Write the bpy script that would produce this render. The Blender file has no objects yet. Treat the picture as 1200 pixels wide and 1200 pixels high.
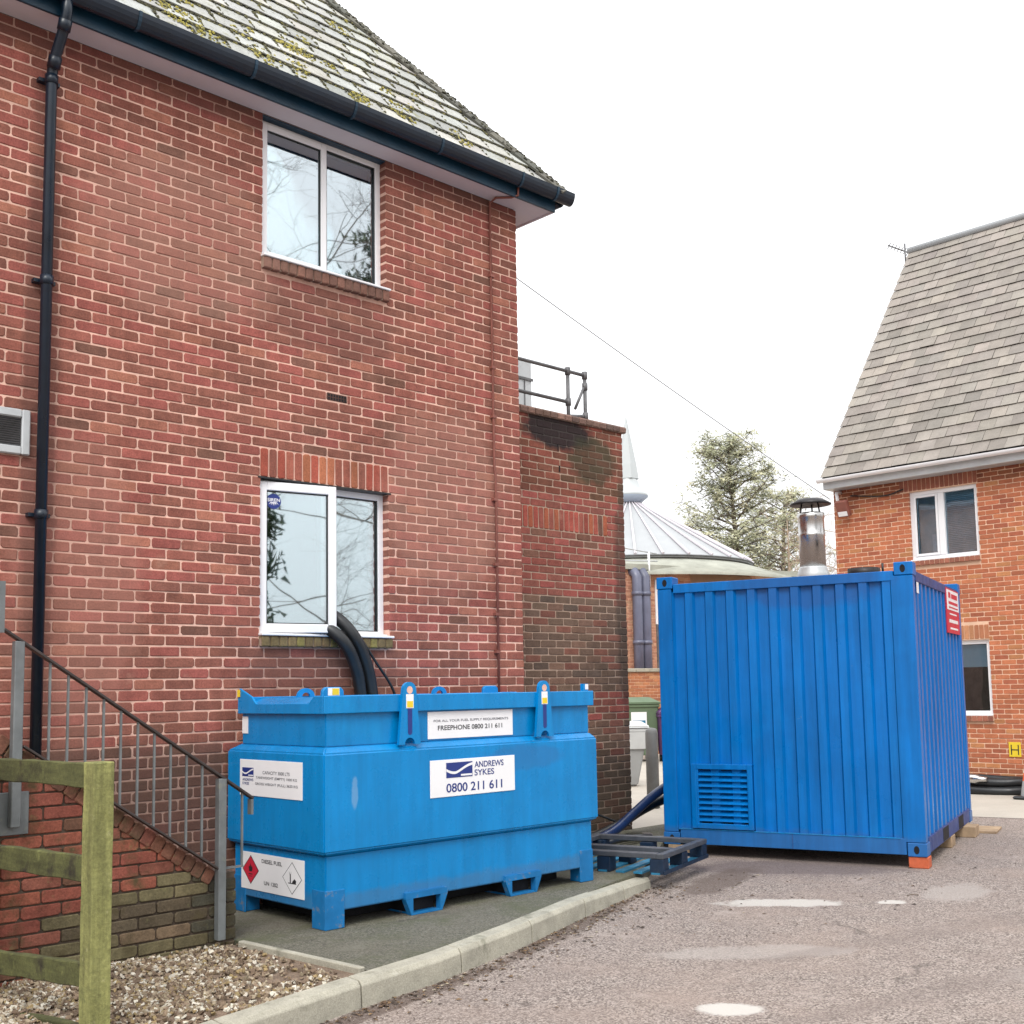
import bpy, bmesh, math, random
from mathutils import Vector, Matrix, Euler
random.seed(7)
R = math.radians
sc = bpy.context.scene
COL = sc.collection

# ------------------------------------------------------------------ camera
YAW, PITCH, ROLL = R(44.13), R(5.74), R(-0.99)
CAM = Vector((-3.46, -7.36, 1.62))
FPX = 1346.7
_f = Vector((math.sin(YAW)*math.cos(PITCH), math.cos(YAW)*math.cos(PITCH), math.sin(PITCH)))
_r0 = Vector((math.cos(YAW), -math.sin(YAW), 0)); _u0 = _r0.cross(_f)
_r = _r0*math.cos(ROLL) + _u0*math.sin(ROLL); _u = -_r0*math.sin(ROLL) + _u0*math.cos(ROLL)
cd = bpy.data.cameras.new('camera'); co = bpy.data.objects.new('camera', cd); COL.objects.link(co)
m = Matrix((( _r.x, _u.x, -_f.x, CAM.x), (_r.y, _u.y, -_f.y, CAM.y), (_r.z, _u.z, -_f.z, CAM.z), (0, 0, 0, 1)))
co.matrix_world = m
cd.sensor_width = 36; cd.sensor_fit = 'HORIZONTAL'; cd.lens = FPX/1200*36
cd.shift_y = 72.5/1200
cd.clip_start = 0.05; cd.clip_end = 2000
sc.camera = co
sc.render.resolution_x = sc.render.resolution_y = 1024

def pxl(p):            # picture position of a point, used only to rank which pieces show largest
    d = Vector(p) - CAM; z = d.dot(_f)
    if z < .1: return None
    return 600 + FPX*d.dot(_r)/z, 672.5 - FPX*d.dot(_u)/z

# ------------------------------------------------------------------ world: bright overcast
SUN_EL, SUN_AZ = R(48), R(232)          # compass: from +Y clockwise
w = bpy.data.worlds.new('World'); sc.world = w; w.use_nodes = True
nt = w.node_tree; N = nt.nodes; L = nt.links
for n in list(N): N.remove(n)
out = N.new('ShaderNodeOutputWorld'); bg = N.new('ShaderNodeBackground'); L.new(bg.outputs[0], out.inputs[0])
bg.inputs[1].default_value = 0.1
sky = N.new('ShaderNodeTexSky'); sky.sky_type = 'NISHITA'; sky.sun_disc = False
sky.sun_elevation = SUN_EL; sky.sun_rotation = SUN_AZ; sky.dust_density = 4.0
hs = N.new('ShaderNodeHueSaturation'); hs.inputs['Saturation'].default_value = .12; L.new(sky.outputs[0], hs.inputs['Color'])
tc = N.new('ShaderNodeTexCoord'); sx = N.new('ShaderNodeSeparateXYZ'); L.new(tc.outputs['Generated'], sx.inputs[0])
mx = N.new('ShaderNodeMath'); mx.operation = 'MAXIMUM'; mx.inputs[1].default_value = 0; L.new(sx.outputs['Z'], mx.inputs[0])
ma = N.new('ShaderNodeMath'); ma.operation = 'MULTIPLY_ADD'; L.new(mx.outputs[0], ma.inputs[0]); ma.inputs[1].default_value = 1.1; ma.inputs[2].default_value = .9
cl = N.new('ShaderNodeMixRGB'); cl.blend_type = 'MULTIPLY'; cl.inputs[0].default_value = 1; cl.inputs[1].default_value = (10.3, 10.4, 10.6, 1); L.new(ma.outputs[0], cl.inputs[2])
mixs = N.new('ShaderNodeMixRGB'); mixs.inputs[0].default_value = .8; L.new(hs.outputs[0], mixs.inputs[1]); L.new(cl.outputs[0], mixs.inputs[2])
L.new(mixs.outputs[0], bg.inputs[0])
sl = bpy.data.lights.new('sun', 'SUN'); sl.energy = 1.4; sl.angle = R(22); sl.color = (1, .97, .92)
so = bpy.data.objects.new('sun', sl); COL.objects.link(so)
sd = Vector((math.sin(SUN_AZ)*math.cos(SUN_EL), math.cos(SUN_AZ)*math.cos(SUN_EL), math.sin(SUN_EL)))
so.rotation_euler = sd.to_track_quat('Z', 'Y').to_euler(); so.location = (0, 0, 30)
vs = sc.view_settings; vs.view_transform = 'Standard'; vs.look = 'None'; vs.exposure = 0.45; vs.gamma = 1; vs.use_curve_mapping = False

# ------------------------------------------------------------------ helpers
WL = {}
def thing(name, label, cat, loc, group=None, kind=None):
    o = bpy.data.objects.new(name, None); COL.objects.link(o); o.location = loc; o.empty_display_size = .1
    WL[o] = Vector(loc); tag(o, label, cat, group, kind); return o
def tag(o, label=None, cat=None, group=None, kind=None):
    if label: o['label'] = label
    if cat: o['category'] = cat
    if group: o['group'] = group
    if kind: o['kind'] = kind
    return o

class Fr:
    """wall frame: u along, v up, d outward"""
    def __init__(s, P0, U, Nn, V=(0, 0, 1)):
        s.P = Vector(P0); s.U = Vector(U).normalized(); s.N = Vector(Nn).normalized(); s.V = Vector(V).normalized()
    def __call__(s, u, v, d=0.): return s.P + s.U*u + s.V*v + s.N*d
WORLD = Fr((0, 0, 0), (1, 0, 0), (0, 1, 0))      # u=x, v=z, d=y

class MB:
    def __init__(s): s.v = []; s.f = []; s.c = []; s.sm = []
    def add(s, vs, fs, col=None, smooth=False):
        b = len(s.v); s.v += [Vector(p) for p in vs]; s.f += [tuple(i+b for i in f) for f in fs]
        s.c += [col or (1, 1, 1)]*len(vs); s.sm += [smooth]*len(fs); return s
    def box(s, fr, u0, u1, v0, v1, d0, d1, col=None):
        p = [fr(u, v, d) for u in (u0, u1) for v in (v0, v1) for d in (d0, d1)]
        return s.add(p, [(0, 1, 3, 2), (4, 6, 7, 5), (0, 4, 5, 1), (2, 3, 7, 6), (0, 2, 6, 4), (1, 5, 7, 3)], col)
    def wb(s, x0, x1, y0, y1, z0, z1, col=None): return s.box(WORLD, x0, x1, z0, z1, y0, y1, col)
    def prism(s, fr, pts, d0, d1, col=None, smooth=False):
        n = len(pts); p = [fr(a, b, d0) for a, b in pts] + [fr(a, b, d1) for a, b in pts]
        s.add(p, [tuple(range(n))[::-1], tuple(range(n, 2*n))], col)
        b = len(s.v) - 2*n
        s.f += [(b+i, b+(i+1) % n, b+n+(i+1) % n, b+n+i) for i in range(n)]; s.sm += [smooth]*n
        return s
    def tube(s, pts, r, n=8, col=None, cap=True, smooth=True):
        pts = [Vector(p) for p in pts]; k = len(pts)
        rr = r if isinstance(r, (list, tuple)) else [r]*k
        t0 = (pts[1]-pts[0]).normalized(); ref = Vector((0, 0, 1)) if abs(t0.z) < .9 else Vector((1, 0, 0))
        x = t0.cross(ref).normalized(); vs = []
        for i, p in enumerate(pts):
            t = (pts[min(i+1, k-1)] - pts[max(i-1, 0)]).normalized()
            x = (x - t*x.dot(t)).normalized(); y = t.cross(x)
            vs += [p + (x*math.cos(2*math.pi*j/n) + y*math.sin(2*math.pi*j/n))*rr[i] for j in range(n)]
        fs = [(i*n+j, i*n+(j+1) % n, (i+1)*n+(j+1) % n, (i+1)*n+j) for i in range(k-1) for j in range(n)]
        s.add(vs, fs, col, smooth)
        if cap:
            b = len(s.v) - len(vs); s.f += [tuple(range(b, b+n))[::-1], tuple(range(b+(k-1)*n, b+k*n))]; s.sm += [False, False]
        return s
    def lathe(s, c, prof, n=24, col=None, smooth=True):
        c = Vector(c); vs = [c + Vector((r*math.cos(2*math.pi*j/n), r*math.sin(2*math.pi*j/n), z)) for r, z in prof for j in range(n)]
        k = len(prof); fs = [(i*n+j, i*n+(j+1) % n, (i+1)*n+(j+1) % n, (i+1)*n+j) for i in range(k-1) for j in range(n)]
        return s.add(vs, fs, col, smooth)
    def build(s, name, mat, parent=None, bevel=0, label=None, cat=None, group=None, kind=None, seg=1, recalc=True):
        me = bpy.data.meshes.new(name)
        lo = Vector((min(p.x for p in s.v), min(p.y for p in s.v), min(p.z for p in s.v))); hi = Vector((max(p.x for p in s.v), max(p.y for p in s.v), max(p.z for p in s.v)))
        o0 = Vector(((lo.x+hi.x)/2, (lo.y+hi.y)/2, lo.z))
        me.from_pydata([p-o0 for p in s.v], [], s.f)
        if any(s.sm): me.polygons.foreach_set('use_smooth', s.sm)
        if any(c != (1, 1, 1) for c in s.c):
            at = me.color_attributes.new('bc', 'FLOAT_COLOR', 'POINT')
            at.data.foreach_set('color', [x for c in s.c for x in (*c, 1)])
        if recalc or bevel:
            bm = bmesh.new(); bm.from_mesh(me)
            if recalc: bmesh.ops.recalc_face_normals(bm, faces=bm.faces)
            if bevel:
                es = [e for e in bm.edges if len(e.link_faces) == 2 and e.calc_face_angle(0) > .6]
                bmesh.ops.bevel(bm, geom=es, offset=bevel, segments=seg, affect='EDGES', clamp_overlap=True)
            bm.to_mesh(me); bm.free()
        me.materials.append(mat)
        o = bpy.data.objects.new(name, me); COL.objects.link(o)
        o.location = o0 - (WL[parent] if parent else Vector()); o.parent = parent; WL[o] = o0
        return tag(o, label, cat, group, kind)

# ------------------------------------------------------------------ materials
def nodes(name):
    m = bpy.data.materials.new(name); m.use_nodes = True; t = m.node_tree; b = t.nodes['Principled BSDF']
    return m, t, b, t.nodes, t.links
def noise(N, L, vec, scale, detail=4, rough=.6):
    n = N.new('ShaderNodeTexNoise'); n.inputs['Scale'].default_value = scale; n.inputs['Detail'].default_value = detail; n.inputs['Roughness'].default_value = rough
    L.new(vec, n.inputs['Vector']); return n.outputs['Fac']
def ramp(N, L, fac, a, b, lo=0., hi=1.):
    r = N.new('ShaderNodeMapRange'); r.inputs[1].default_value = a; r.inputs[2].default_value = b; r.inputs[3].default_value = lo; r.inputs[4].default_value = hi
    L.new(fac, r.inputs[0]); return r.outputs[0]
def mixc(N, L, fac, c1, c2, mode='MIX'):
    x = N.new('ShaderNodeMixRGB'); x.blend_type = mode
    for i, v in ((0, fac), (1, c1), (2, c2)):
        if isinstance(v, (int, float)): x.inputs[i].default_value = v
        elif isinstance(v, tuple): x.inputs[i].default_value = (*v, 1)
        else: L.new(v, x.inputs[i])
    return x.outputs[0]
def bump(N, L, b, h, strength, dist):
    x = N.new('ShaderNodeBump'); x.inputs['Strength'].default_value = strength; x.inputs['Distance'].default_value = dist
    L.new(h, x.inputs['Height']); L.new(x.outputs[0], b.inputs['Normal'])
def stain(N, L, P, c, rad, rot=0., nsc=4., namp=.9, hi=1., lo=.72):
    """mask of a blotch with a ragged outline round c"""
    a = N.new('ShaderNodeVectorMath'); a.operation = 'SUBTRACT'; a.inputs[1].default_value = c; L.new(P, a.inputs[0])
    v = N.new('ShaderNodeVectorRotate'); v.rotation_type = 'Z_AXIS'; v.inputs['Angle'].default_value = -rot; L.new(a.outputs[0], v.inputs['Vector'])
    d = N.new('ShaderNodeVectorMath'); d.operation = 'DIVIDE'; d.inputs[1].default_value = rad; L.new(v.outputs[0], d.inputs[0])
    l = N.new('ShaderNodeVectorMath'); l.operation = 'LENGTH'; L.new(d.outputs[0], l.inputs[0])
    n = noise(N, L, P, nsc, 6, .7); x = N.new('ShaderNodeMath'); x.operation = 'MULTIPLY_ADD'; L.new(n, x.inputs[0]); x.inputs[1].default_value = namp; L.new(l.outputs['Value'], x.inputs[2])
    return ramp(N, L, x.outputs[0], 1+namp*.5, lo+namp*.5, 0, hi)
def pm(name, col, rough=.6, metal=0, var=.12, scale=6, spots=None, bmp=0, bscale=60, attr=False, spec=None, fine=.0, streak=0., stains=None, grain=None, low=0.):
    """general procedural material. spots = list of (colour, noise scale, threshold, softness)"""
    m, t, b, N, L = nodes(name); g = N.new('ShaderNodeNewGeometry'); P = g.outputs['Position']
    if attr:
        a = N.new('ShaderNodeAttribute'); a.attribute_name = 'bc'; base = mixc(N, L, 1., a.outputs['Color'], tuple(col), 'MULTIPLY')
    else: base = mixc(N, L, 0., tuple(col), tuple(col))
    k = ramp(N, L, noise(N, L, P, scale), .25, .75, 1-var, 1+var)
    base = mixc(N, L, 1., base, k, 'MULTIPLY')
    if fine:
        base = mixc(N, L, 1., base, ramp(N, L, noise(N, L, P, bscale*1.7, 2, .7), .3, .7, 1-fine, 1+fine), 'MULTIPLY')
    for c, s, th, sf in (spots or []):
        base = mixc(N, L, ramp(N, L, noise(N, L, P, s, 5, .65), th, th+sf), base, c)
    if low: base = mixc(N, L, 1., base, ramp(N, L, noise(N, L, P, .9, 4, .6), .3, .7, 1-low, 1+low), 'MULTIPLY')
    if streak or grain:
        mp = N.new('ShaderNodeMapping'); mp.inputs['Scale'].default_value = grain or (1, 1, .07); L.new(P, mp.inputs['Vector'])
        base = mixc(N, L, 1., base, ramp(N, L, noise(N, L, mp.outputs[0], 11 if not grain else 16, 5, .7), .3, .72, 1+(streak or .3), 1-(streak or .3)), 'MULTIPLY')
    for (c, rad, colr, nsc, hi) in (stains or []):
        base = mixc(N, L, stain(N, L, P, c, rad, 0, nsc, .9, hi), base, colr)
    L.new(base, b.inputs['Base Color'])
    b.inputs['Roughness'].default_value = rough; b.inputs['Metallic'].default_value = metal
    if spec is not None: b.inputs['Specular IOR Level'].default_value = spec
    L.new(ramp(N, L, noise(N, L, P, scale*2.3), .3, .7, max(.02, rough-.1), min(1, rough+.1)), b.inputs['Roughness'])
    if bmp: bump(N, L, b, noise(N, L, P, bscale, 5, .65), 1.0, bmp)
    return m

M = {}
SOOT = [((5.05, .7, 4.28), (.62, .4, .22), (.022, .02, .022), 5, .93), ((5.6, .7, 4.02), (.42, .4, .30), (.05, .05, .03), 6, .7), ((6.05, .7, 2.6), (.16, .5, 1.5), (.06, .045, .035), 5, .6), ((5.2, .7, .4), (2.0, .5, .55), (.05, .042, .03), 3, .6)]
WEATHER_SHADE = [((1.7, 0, 4.55), (.80, .4, .34), (.13, .062, .05), 4, .42), ((1.7, 0, 1.75), (.85, .4, .26), (.12, .06, .048), 4, .45), ((.45, 0, 4.9), (.9, .4, .7), (.40, .22, .17), 3, .34), ((2.9, 0, 3.2), (.8, .4, .9), (.40, .22, .17), 3, .30),
           ((-.3, 0, 2.3), (.5, .4, 1.2), (.36, .18, .14), 3, .32), ((.2, 0, .8), (1.7, .4, .55), (.075, .045, .034), 3, .6), ((1.2, 0, 6.1), (4.5, .4, .22), (.11, .05, .042), 4, .5), ((-.56, 0, 3.6), (.14, .4, 2.6), (.11, .055, .045), 6, .4)]  # long band at the wall top paints the shade under the eaves
M['brick'] = pm('brick_red', (1, 1, 1), .9, var=.24, scale=9, attr=True, bmp=.003, bscale=50, fine=.22, low=.17, streak=.10, stains=WEATHER_SHADE, spots=[((.46, .26, .19), 5, .62, .30), ((.10, .055, .042), 20, .64, .14)], spec=.25)
M['brick_annex'] = pm('brick_annex', (1, 1, 1), .9, var=.20, scale=11, attr=True, bmp=.003, bscale=50, fine=.20, spots=[((.10, .06, .045), 22, .66, .12)], stains=SOOT, spec=.25)
M['mortar_annex'] = pm('mortar_annex', (.40, .285, .215), .95, var=.2, scale=5, bmp=.002, bscale=90, stains=SOOT)
M['brick_damp'] = pm('brick_damp', (1, 1, 1), .9, var=.30, scale=9, attr=True, bmp=.004, bscale=45, fine=.22, spots=[((.075, .06, .03), 6, .52, .2), ((.17, .16, .07), 13, .62, .18)], spec=.25)
M['mortar_damp'] = pm('mortar_damp', (.085, .062, .045), .95, var=.4, scale=6, bmp=.003, bscale=70)
M['brick_orange'] = pm('brick_orange', (1, 1, 1), .9, var=.15, scale=10, attr=True, bmp=.002, bscale=45, fine=.14)
M['mortar'] = pm('mortar_pink', (.66, .415, .33), .95, var=.26, scale=5, stains=WEATHER_SHADE, low=.12, streak=.10, bmp=.002, bscale=90)
M['mortar_dark'] = pm('mortar_worn', (.30, .215, .165), .95, var=.25, scale=5, bmp=.002, bscale=90)
M['mortar_buff'] = pm('mortar_buff', (.66, .43, .30), .95, var=.12, scale=4, bmp=.002, bscale=90)
M['slate'] = pm('slate', (1, 1, 1), .75, var=.2, scale=9, attr=True, bmp=.002, bscale=40, fine=.18, spots=[((.10, .10, .07), 18, .60, .10), ((.19, .185, .085), 6, .58, .16)])
M['slate_grey'] = pm('slate_grey', (1, 1, 1), .8, var=.16, scale=4, attr=True, bmp=.002, bscale=30, fine=.1)
M['moss'] = pm('moss', (1, 1, 1), 1, var=.3, scale=30, attr=True, bmp=.004, bscale=90)
M['upvc'] = pm('upvc_white', (.78, .78, .80), .35, var=.03, scale=3)
M['soffit'] = pm('soffit_white', (.62, .58, .62), .6, var=.06, scale=3)
M['gutter'] = pm('gutter_navy', (.003, .010, .022), .36, var=.3, scale=5, spots=[((.03, .04, .05), 12, .68, .2)])
M['fascia'] = pm('fascia_navy', (.006, .032, .06), .4, var=.3, scale=4)
M['galv'] = pm('galvanised', (.17, .185, .19), .5, metal=.35, var=.25, scale=8, spots=[((.30, .31, .22), 6, .6, .2)])
M['steel_dark'] = pm('rail_dark', (.05, .04, .038), .5, metal=.3, var=.3, scale=12)
M['rail_grey'] = pm('rail_grey', (.13, .13, .135), .55, metal=.3, var=.3, scale=8)
M['wood'] = pm('mossy_wood', (.195, .195, .068), .9, var=.35, scale=5, bmp=.005, bscale=35, fine=.2, grain=(1, 1, .06), streak=.45, spots=[((.075, .08, .03), 5, .58, .15), ((.40, .38, .2), 14, .62, .2), ((.03, .028, .015), 24, .70, .06)])
M['wood_dark'] = pm('rail_wood', (.075, .078, .026), .9, var=.4, scale=5, bmp=.004, bscale=35, fine=.2, spots=[((.025, .02, .012), 6, .52, .15), ((.20, .21, .07), 9, .62, .2)], grain=(1, .08, 1), streak=.4)
M['timber'] = pm('timber_block', (.34, .24, .15), .85, var=.3, scale=9, bmp=.002)
M['tank'] = pm('tank_blue', (.0, .20, .50), .30, var=.10, scale=2.5, spots=[((.0, .24, .55), 3, .58, .25), ((.12, .24, .40), 19, .70, .07), ((.06, .05, .05), 46, .75, .04)], bmp=.0008, bscale=9, spec=.36, streak=.14, stains=[((2.1, -.6, .20), (5, 5, .15), (.10, .10, .09), 9, .28), ((1.05, -1.2, .97), (.03, .3, .12), (.22, .38, .56), 16, .45), ((2.6, -1.2, 1.12), (.5, .3, .10), (.02, .14, .36), 8, .5)])
M['tank_worn'] = pm('tank_blue_worn', (.008, .15, .38), .55, var=.2, scale=7, spec=.3, spots=[((.17, .18, .19), 14, .58, .14), ((.16, .055, .02), 30, .68, .06)])
M['cont'] = pm('container_blue', (.0, .132, .425), .36, var=.13, scale=1.6, spots=[((.0, .155, .47), 2, .56, .25), ((.03, .04, .07), 50, .745, .03), ((.13, .20, .33), 17, .71, .06), ((.11, .045, .02), 33, .76, .04)], bmp=.0025, bscale=3.5, spec=.28, streak=.20, stains=[((6.9, -.9, .10), (8, 8, .20), (.08, .09, .10), 9, .25), ((6.0, -1.6, 2.55), (.8, .8, .25), (.02, .07, .24), 5, .5)])
M['cont_dark'] = pm('container_rail_worn', (.02, .05, .19), .55, var=.3, scale=6, spots=[((.16, .16, .18), 12, .62, .2)])
M['pallet'] = pm('pallet_blue', (.003, .016, .042), .5, var=.35, scale=8, spots=[((.04, .05, .06), 14, .6, .1)])
M['pallet_top'] = pm('pallet_worn_steel', (.075, .08, .092), .5, metal=.2, var=.3, scale=10)
M['pallet_slat'] = pm('pallet_slat_blue', (.02, .17, .30), .5, var=.2, scale=10)
M['placard'] = pm('placard_white', (.80, .80, .82), .4, var=.03, scale=5, spots=[((.55, .55, .55), 30, .72, .1)])
M['navy'] = pm('print_navy', (.012, .03, .19), .5, var=.05)
M['ink'] = pm('print_black', (.02, .02, .025), .5, var=.05)
M['ink_grey'] = pm('print_grey', (.16, .16, .18), .5, var=.05)
M['red'] = pm('print_red', (.55, .02, .05), .5, var=.05)
M['yellow'] = pm('print_yellow', (.75, .55, .03), .5, var=.05)
M['rubber'] = pm('rubber_black', (.012, .014, .016), .42, var=.3, scale=9)
M['hose_blue'] = pm('hose_blue', (.008, .022, .075), .35, var=.3, scale=9)
M['dark'] = pm('dark_void', (.006, .006, .008), .9)
M['room2'] = pm('far_room', (.50, .60, .64), .9, var=.1)
M['interior'] = pm('room_plaster', (.05, .08, .065), .9, var=.1)
M['blind'] = pm('blind_white', (.60, .68, .72), .8, var=.05)
M['concrete'] = pm('kerb_concrete', (.36, .34, .275), .9, var=.22, scale=6, bmp=.003, bscale=70, fine=.18, spots=[((.12, .12, .08), 4, .57, .16), ((.47, .45, .39), 12, .64, .2), ((.07, .07, .05), 30, .69, .08)])
M['yard'] = pm('yard_concrete', (.42, .385, .33), .9, var=.1, scale=1.5, bmp=.002, bscale=50, fine=.1)
M['puddle'] = pm('puddle_sheen', (.50, .47, .43), .8, var=.1, scale=9, fine=.08, bscale=40)  # pale patch with the sky's reflection put into its colour
M['gravel'] = pm('gravel_chip', (1, 1, 1), .9, var=.2, scale=40, attr=True)
M['soil'] = pm('gravel_soil', (.19, .135, .095), .95, var=.4, scale=12, bmp=.01, bscale=60, fine=.4)
M['lead'] = pm('cone_sheet', (.34, .355, .365), .5, metal=.0, var=.06, scale=1)
M['spire'] = pm('spire_sheet', (.44, .47, .475), .4, var=.05, scale=1)
M['collar'] = pm('collar_paint', (.38, .45, .54), .5, var=.05)
M['mossroof'] = pm('mossy_lower_roof', (.33, .335, .285), .9, var=.25, scale=2, bmp=.02, bscale=8)
M['soilpipe'] = pm('soil_pipe_grey', (.12, .13, .19), .35, var=.3, scale=2)
M['bark'] = pm('bark', (.16, .125, .10), .9, var=.3, scale=4)
M['bark_pale'] = pm('bark_pale', (.38, .29, .22), .9, var=.3, scale=4)
M['needle'] = pm('needles', (1, 1, 1), .8, var=.25, scale=1.5, attr=True)
M['bin_green'] = pm('bin_green', (.10, .15, .085), .5, var=.1, scale=3)
M['bin_white'] = pm('bin_pale', (.52, .54, .54), .5, var=.1, scale=4)
M['bin_grey'] = pm('bin_grey', (.30, .31, .31), .6, var=.1, scale=4)
M['bin_purple'] = pm('bin_purple', (.085, .02, .11), .5, var=.1, scale=4)
M['bollard'] = pm('bollard_grey', (.17, .175, .17), .7, var=.25, scale=5, spots=[((.09, .11, .05), 4, .58, .2)])
M['cone_orange'] = pm('cone_orange', (.75, .10, .02), .5, var=.1)
M['chrome'] = pm('flue_steel', (.55, .54, .53), .28, metal=1, var=.06, scale=5)
M['flue_cap'] = pm('flue_cap_dark', (.03, .028, .03), .5, metal=.5, var=.3, scale=8)
M['brown_roof'] = pm('container_roof_brown', (.16, .12, .10), .8, var=.3, scale=3)  # unseen roof, coloured brown for the tint it mirrors into the flue
M['red_block'] = pm('red_block', (.50, .11, .045), .85, var=.2, scale=20, bmp=.002)
M['copper'] = pm('painted_conduit', (.22, .075, .055), .6, var=.2, scale=6)
M['ally'] = pm('aluminium', (.5, .52, .53), .45, metal=.4, var=.1)
M['leaf'] = pm('litter', (1, 1, 1), .9, var=.3, scale=60, attr=True)

# glass: clear double glazing with a strong sky reflection
def glass(name, refl=.5, tint=(.75, .85, .82)):
    m, t, b, N, L = nodes(name); N.remove(b); o = N['Material Output']
    tr = N.new('ShaderNodeBsdfTransparent'); tr.inputs[0].default_value = (*tint, 1)
    gl = N.new('ShaderNodeBsdfGlossy'); gl.inputs['Roughness'].default_value = .018; gl.inputs['Color'].default_value = (.86, .95, 1, 1)
    lw = N.new('ShaderNodeLayerWeight'); lw.inputs['Blend'].default_value = .35
    f = ramp(N, L, lw.outputs['Fresnel'], 0, 1, refl, 1)
    g = N.new('ShaderNodeNewGeometry'); nz = noise(N, L, g.outputs['Position'], 2.2, 1)
    bp = N.new('ShaderNodeBump'); bp.inputs['Strength'].default_value = .25; bp.inputs['Distance'].default_value = .004; L.new(nz, bp.inputs['Height']); L.new(bp.outputs[0], gl.inputs['Normal'])
    mx = N.new('ShaderNodeMixShader'); L.new(f, mx.inputs[0]); L.new(tr.outputs[0], mx.inputs[1]); L.new(gl.outputs[0], mx.inputs[2]); L.new(mx.outputs[0], o.inputs[0])
    return m
M['glass'] = glass('window_glass', .5)
M['glass2'] = glass('window_glass_plain', .14, (.75, .88, .95)); M['glass3'] = glass('window_glass_clear', .03, (.8, .9, .95))

# asphalt: aggregate speckle, worn pale areas, brown silt
def asphalt(name, dark, mid, pale, silt, wear=.5, moss=None, spills=()):
    m, t, b, N, L = nodes(name); g = N.new('ShaderNodeNewGeometry'); P = g.outputs['Position']
    v = N.new('ShaderNodeTexVoronoi'); v.inputs['Scale'].default_value = 100; L.new(P, v.inputs['Vector'])
    sp = N.new('ShaderNodeSeparateColor'); L.new(v.outputs['Color'], sp.inputs[0])
    stone = mixc(N, L, ramp(N, L, sp.outputs[0], .1, .95), dark, pale)
    big = noise(N, L, P, .75, 6, .62); med = noise(N, L, P, 3.2, 5, .65)
    base = mixc(N, L, ramp(N, L, med, .35, .65, .10, .55), stone, mid)
    base = mixc(N, L, ramp(N, L, big, wear, wear+.22, 0, .62), base, silt)
    base = mixc(N, L, ramp(N, L, noise(N, L, P, 1.6, 6, .7), .60, .76, 0, .7), base, pale)
    base = mixc(N, L, 1., base, ramp(N, L, noise(N, L, P, 130, 2, .8), .3, .7, .68, 1.32), 'MULTIPLY')
    if moss: base = mixc(N, L, ramp(N, L, noise(N, L, P, 2.5, 5, .7), .48, .68, 0, .8), base, moss)
    wv = N.new('ShaderNodeTexNoise'); wv.inputs['Scale'].default_value = 2.5; wv.inputs['Detail'].default_value = 4; L.new(P, wv.inputs['Vector'])
    ds = N.new('ShaderNodeVectorMath'); ds.operation = 'MULTIPLY_ADD'; L.new(wv.outputs['Color'], ds.inputs[0]); ds.inputs[1].default_value = (.55, .55, 0); L.new(P, ds.inputs[2])
    ck = N.new('ShaderNodeTexVoronoi'); ck.feature = 'DISTANCE_TO_EDGE'; ck.inputs['Scale'].default_value = .75; L.new(ds.outputs[0], ck.inputs['Vector'])
    cm = N.new('ShaderNodeMath'); cm.operation = 'MULTIPLY'; L.new(ramp(N, L, ck.outputs['Distance'], .012, .004), cm.inputs[0]); L.new(ramp(N, L, noise(N, L, P, .9, 3), .52, .64, 0, .5), cm.inputs[1])
    base = mixc(N, L, cm.outputs[0], base, (.05, .04, .035))
    for (c, rad, rot, colr, nsc, namp, hi) in spills: base = mixc(N, L, stain(N, L, P, c, rad, rot, nsc, namp, hi), base, colr)
    L.new(base, b.inputs['Base Color']); b.inputs['Roughness'].default_value = .92
    ad = N.new('ShaderNodeMath'); ad.operation = 'ADD'; L.new(v.outputs['Distance'], ad.inputs[0]); L.new(noise(N, L, P, 150, 3), ad.inputs[1])
    bump(N, L, b, ad.outputs[0], .7, .006)
    return m
SKY_SHEEN = (.52, .49, .45)  # pale colour painted for puddles mirroring the sky
SPILL = [((1.46, -3.81, 0), (.20, .125, 1), -.75, SKY_SHEEN, 11, .9, 1.), ((4.07, -2.42, 0), (.50, .17, 1), -.85, SKY_SHEEN, 5, 1.5, .85), ((4.62, -3.02, 0), (.12, .09, 1), -.6, SKY_SHEEN, 12, 1.1, .95),
         ((5.3, -3.2, 0), (.5, .25, 1), .2, (.36, .32, .29), 5, 1.2, .7), ((2.6, -3.2, 0), (.7, .2, 1), -.7, (.36, .32, .29), 4, 1.2, .6), ((6.3, -4.3, 0), (.8, .3, 1), -.3, (.38, .34, .30), 4, 1.2, .6), ((3.4, -4.9, 0), (.6, .3, 1), -.6, (.37, .33, .30), 5, 1.2, .6),
         ((5.6, -1.6, 0), (1.1, .5, 1), -.9, (.13, .10, .095), 3, 1.2, .7), ((.4, -2.46, 0), (1.2, .09, 1), .22, (.10, .07, .055), 7, 1.2, .8), ((2.4, -1.86, 0), (1.3, .10, 1), .35, (.10, .07, .055), 7, 1.2, .8), ((4.6, -1.5, 0), (.9, .22, 1), .3, (.11, .08, .065), 5, 1.2, .7), ((4.5, -3.9, 0), (2.6, .16, 1), -.25, (.17, .135, .12), 3, 1.3, .32), ((3.2, -4.6, 0), (2.2, .14, 1), -.25, (.17, .135, .12), 3, 1.3, .32), ((7.6, -3.6, 0), (1.3, .5, 1), .2, (.42, .37, .33), 3, 1.2, .55), ((8.9, -3.0, 0), (1.6, .5, 1), .2, (.46, .42, .37), 2, 1.2, .6)]
M['asphalt'] = asphalt('asphalt', (.075, .056, .048), (.24, .19, .165), (.46, .395, .35), (.31, .24, .20), spills=SPILL)
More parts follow.
